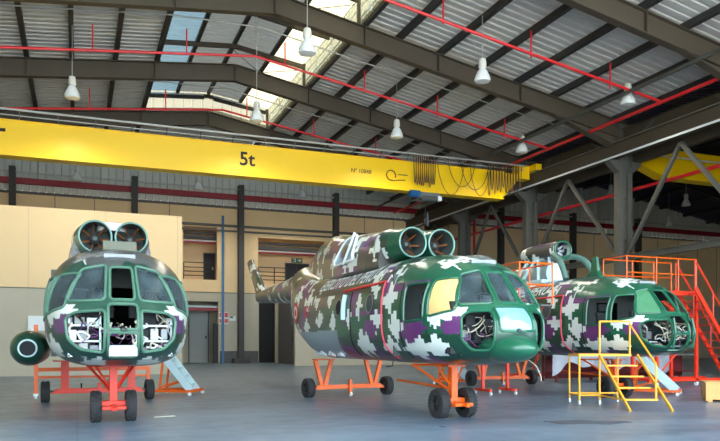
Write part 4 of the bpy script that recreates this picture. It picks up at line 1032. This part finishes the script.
t = thing('maintenance_stand', 'orange rails of the work stand between the centre and right helicopters', 'work stand', (10.35, 15.1, 0))
hp = 2.42
MB().box(0, 1.0, 0, 2.0, hp-.04, hp).obj('platform_deck', 'slate', t)
for x in (0, 1.0):
    for z in (.5, 1.05): T((x, 0, hp+z), (x, 2.0, hp+z)).obj('hand_rail', 'orange', t)
    for y in (0, 1.0, 2.0): T((x, y, hp), (x, y, hp+1.05)).obj('rail_post', 'orange', t)
for z in (.5, 1.05): T((0, 0, hp+z), (1.0, 0, hp+z)).obj('hand_rail', 'orange', t)
for x in (.1, .9):
    l = MB().bar((x, 1.9, .1), (x, 1.9, hp), .07, .07).obj('leg', 'redorange', t); MB().bar((x, 1.8, 1.0), (x, .3, hp-.05), .06, .06).obj('brace', 'redorange', t)
    MB().bar((x, 2.3, .14), (x, 1.5, .14), .07, .07).obj('base_frame', 'redorange', t)
    for y in (1.5, 2.3): MB().lathe([(.05, -.02), (.05, .02)], (x, y, .05), 'x', 14).obj('caster', 'white', l)
t = thing('support_frame', 'low red-orange wheeled frame seen beneath the right helicopter', 'support frame', (16.4, 23.6, 0))
MB().bar((0, 0, .16), (2.4, 0, .16), .08, .08).bar((0, 1.0, .16), (2.4, 1.0, .16), .08, .08).obj('base_frame', 'redorange', t)
for x in (.3, 1.2, 2.1): MB().bar((x, 0, .16), (1.2+(x-1.2)*.4, 0, 1.4), .06, .06).obj('leg', 'redorange', t)
MB().bar((.5, 0, 1.4), (1.9, 0, 1.4), .08, .08).obj('top_beam', 'redorange', t)
for x in (0, 2.4): MB().lathe([(.05, -.03), (.05, .03)], (x, 0, .05), 'x', 14).obj('caster', 'white', t)

# ------------------------------------------------------------------ crate, bench and sheets
t = thing('wooden_crate', 'pale plywood crate on the floor at the right edge of the picture', 'crate', (14.2, 12.9, 0), math.radians(-40))
MB().box(0, 1.3, 0, .8, .06, .46).obj('box_body', 'wood', t); 
for x in (.0, .6, 1.22): MB().box(x, x+.08, -.02, 0, .03, .47).obj('batten', 'wood', t)
MB().box(-.02, 1.32, -.02, .82, .46, .49).obj('lid', 'wood', t)
for x in (.05, .6, 1.15): MB().box(x, x+.1, 0, .8, 0, .06).obj('skid', 'wood', t)
t = thing('workbench', 'long dark red workbench under a pale plastic sheet beyond the right helicopter nose', 'workbench', (16.4, 21.6, 0))
MB().box(0, 7, 0, .9, .95, 1.02).obj('bench_top', 'slate', t); MB().box(.1, 6.9, .75, .8, .1, .95).obj('back_panel', 'maroon', t)
for x in (0.05, 2.3, 4.6, 6.85):
    for y in (.05, .85): MB().bar((x, y, 0), (x, y, .95), .08, .08).obj('leg', 'maroon', t)
MB().box(.1, 6.9, .1, .8, .3, .34).obj('lower_shelf', 'maroon', t)
m = MB(); nx, nyy = 60, 14; vs = []; rs = random.Random(9); ph = [rs.uniform(0, 6) for _ in range(6)]
for i in range(nx+1):
    for j in range(nyy+1):
        x = -.2+5.6*i/nx; s = j/nyy; drop = .55+.2*math.sin(x*2.1+ph[0])+.12*math.sin(x*5+ph[1])
        if s < .5: y = .85-s*2*.9; z = 1.04+.05*math.sin(x*4+ph[2])*math.sin(s*9)+.25*max(0, math.sin(x*1.1+ph[3]))*math.sin(s*2*PI)
        else: q = (s-.5)*2; y = -.06-.05*math.sin(x*9+ph[4])*q-.03*q; z = 1.03-drop*q
        vs.append((x, y, z))
m.add(vs, [(i*(nyy+1)+j, (i+1)*(nyy+1)+j, (i+1)*(nyy+1)+j+1, i*(nyy+1)+j+1) for i in range(nx) for j in range(nyy)])
o = m.obj('plastic_sheet', 'plastic', smooth=True); o.location = (16.4, 21.6, 0); tag(o, 'crumpled pale plastic sheet draped over the dark red workbench', 'plastic sheet')
rs = random.Random(2)
for i, (x, w_, h_, mm, lb) in enumerate(((17.2, 1.1, .5, 'maroon', 'maroon bin on the floor left of the dark bins behind the tall stand'), (18.8, 1.2, .62, 'dark', 'dark bin on the floor between the maroon and slate bins behind the tall stand'), (20.4, 1.3, .55, 'maroon', 'maroon bin on the floor nearest the right edge behind the tall stand'))):
    t = thing('storage_bin', lb, 'bin', (x+2.2, 24.9, 0)); MB().box(0, w_, 0, .7, 0, h_).obj('bin_body', mm, t, bevel=.02); MB().box(-.02, w_+.02, -.02, .72, h_, h_+.05).obj('lid', 'slate', t)
m = MB(); pts = [(math.cos(a)*(.75+.12*math.sin(3*a+1)), math.sin(a)*(.32+.06*math.sin(5*a))) for a in np.linspace(0, 2*PI, 26, endpoint=False)]
o = m.prism(pts, 'z', 0.0, .006).obj('floor_layer', 'patchgrey'); o.location = (8.45, 10.3, 0.001); o.rotation_euler = (0, 0, -.4); tag(o, 'dark irregular patch lying on the floor in front of the yellow steps', 'mat')  # thin dark patch laid flat on the floor
t = thing('tool_lever', 'thin pale lever bar lying on the floor by the head-on helicopter nose dolly', 'tool', (1.35, 13.9, 0))
MB().tube([(0, 0, .02), (.4, .12, .02)], .011, 6).obj('bar', 'wire_w', t)
GROUPS = {'helicopter': 'camouflaged helicopters under overhaul', 'nose_dolly': 'two-wheeled nose dollies', 'main_dolly': 'wide main dollies', 'boarding_steps': 'pale boarding steps',
          'storage_bin': 'bins on the floor behind the tall stand', 'maintenance_stand': 'orange railed maintenance stands', 'wall_notice': 'notices on the walls', 'overhead_crane': 'yellow overhead cranes',
          'guard_railing': 'gallery railings', 'conduit': 'pale conduits under the roof', 'sprinkler_trunk_pipe': 'red pipes along the column row'}
for o in COL.objects:
    k = o.name.split('.')[0]
    if o.parent is None and k in GROUPS and 'label' in o and 'group' not in o: o['group'] = GROUPS[k]

# ------------------------------------------------------------------ daylight
w = bpy.data.worlds.new('world'); scene.world = w; w.use_nodes = True
nt = w.node_tree; bg = nt.nodes['Background']
bg.inputs[0].default_value = (.72, .87, 1.0, 1); bg.inputs[1].default_value = 4.0
sun = bpy.data.lights.new('sun', 'SUN'); sun.energy = 16; sun.angle = math.radians(.6); sun.color = (1, .94, .84)
so = bpy.data.objects.new('sun', sun); COL.objects.link(so); so.rotation_euler = (math.radians(32), 0, math.radians(-150))
def lamp_fill(x, y, z, e):  # added fill for the back of the hangar; the hanging lamps look unlit
    l = bpy.data.lights.new('fill_spot', 'SPOT'); l.energy = e; l.shadow_soft_size = .3; l.color = (1, .9, .74); l.spot_size = math.radians(150); l.spot_blend = .6
    o = bpy.data.objects.new('fill_spot', l); COL.objects.link(o); o.location = (x, y, z-.25)
for x, y, z, lb in spots: lamp_fill(x, y, z, 450 if x < 26 else 150)
vs = scene.view_settings
vs.view_transform = 'Standard'; vs.look = 'None'; vs.exposure = 1.12; vs.gamma = 1
scene.cycles.use_denoising = True
scene.cycles.max_bounces = 8; scene.cycles.diffuse_bounces = 6; scene.cycles.transparent_max_bounces = 12
scene.cycles.sample_clamp_indirect = 6
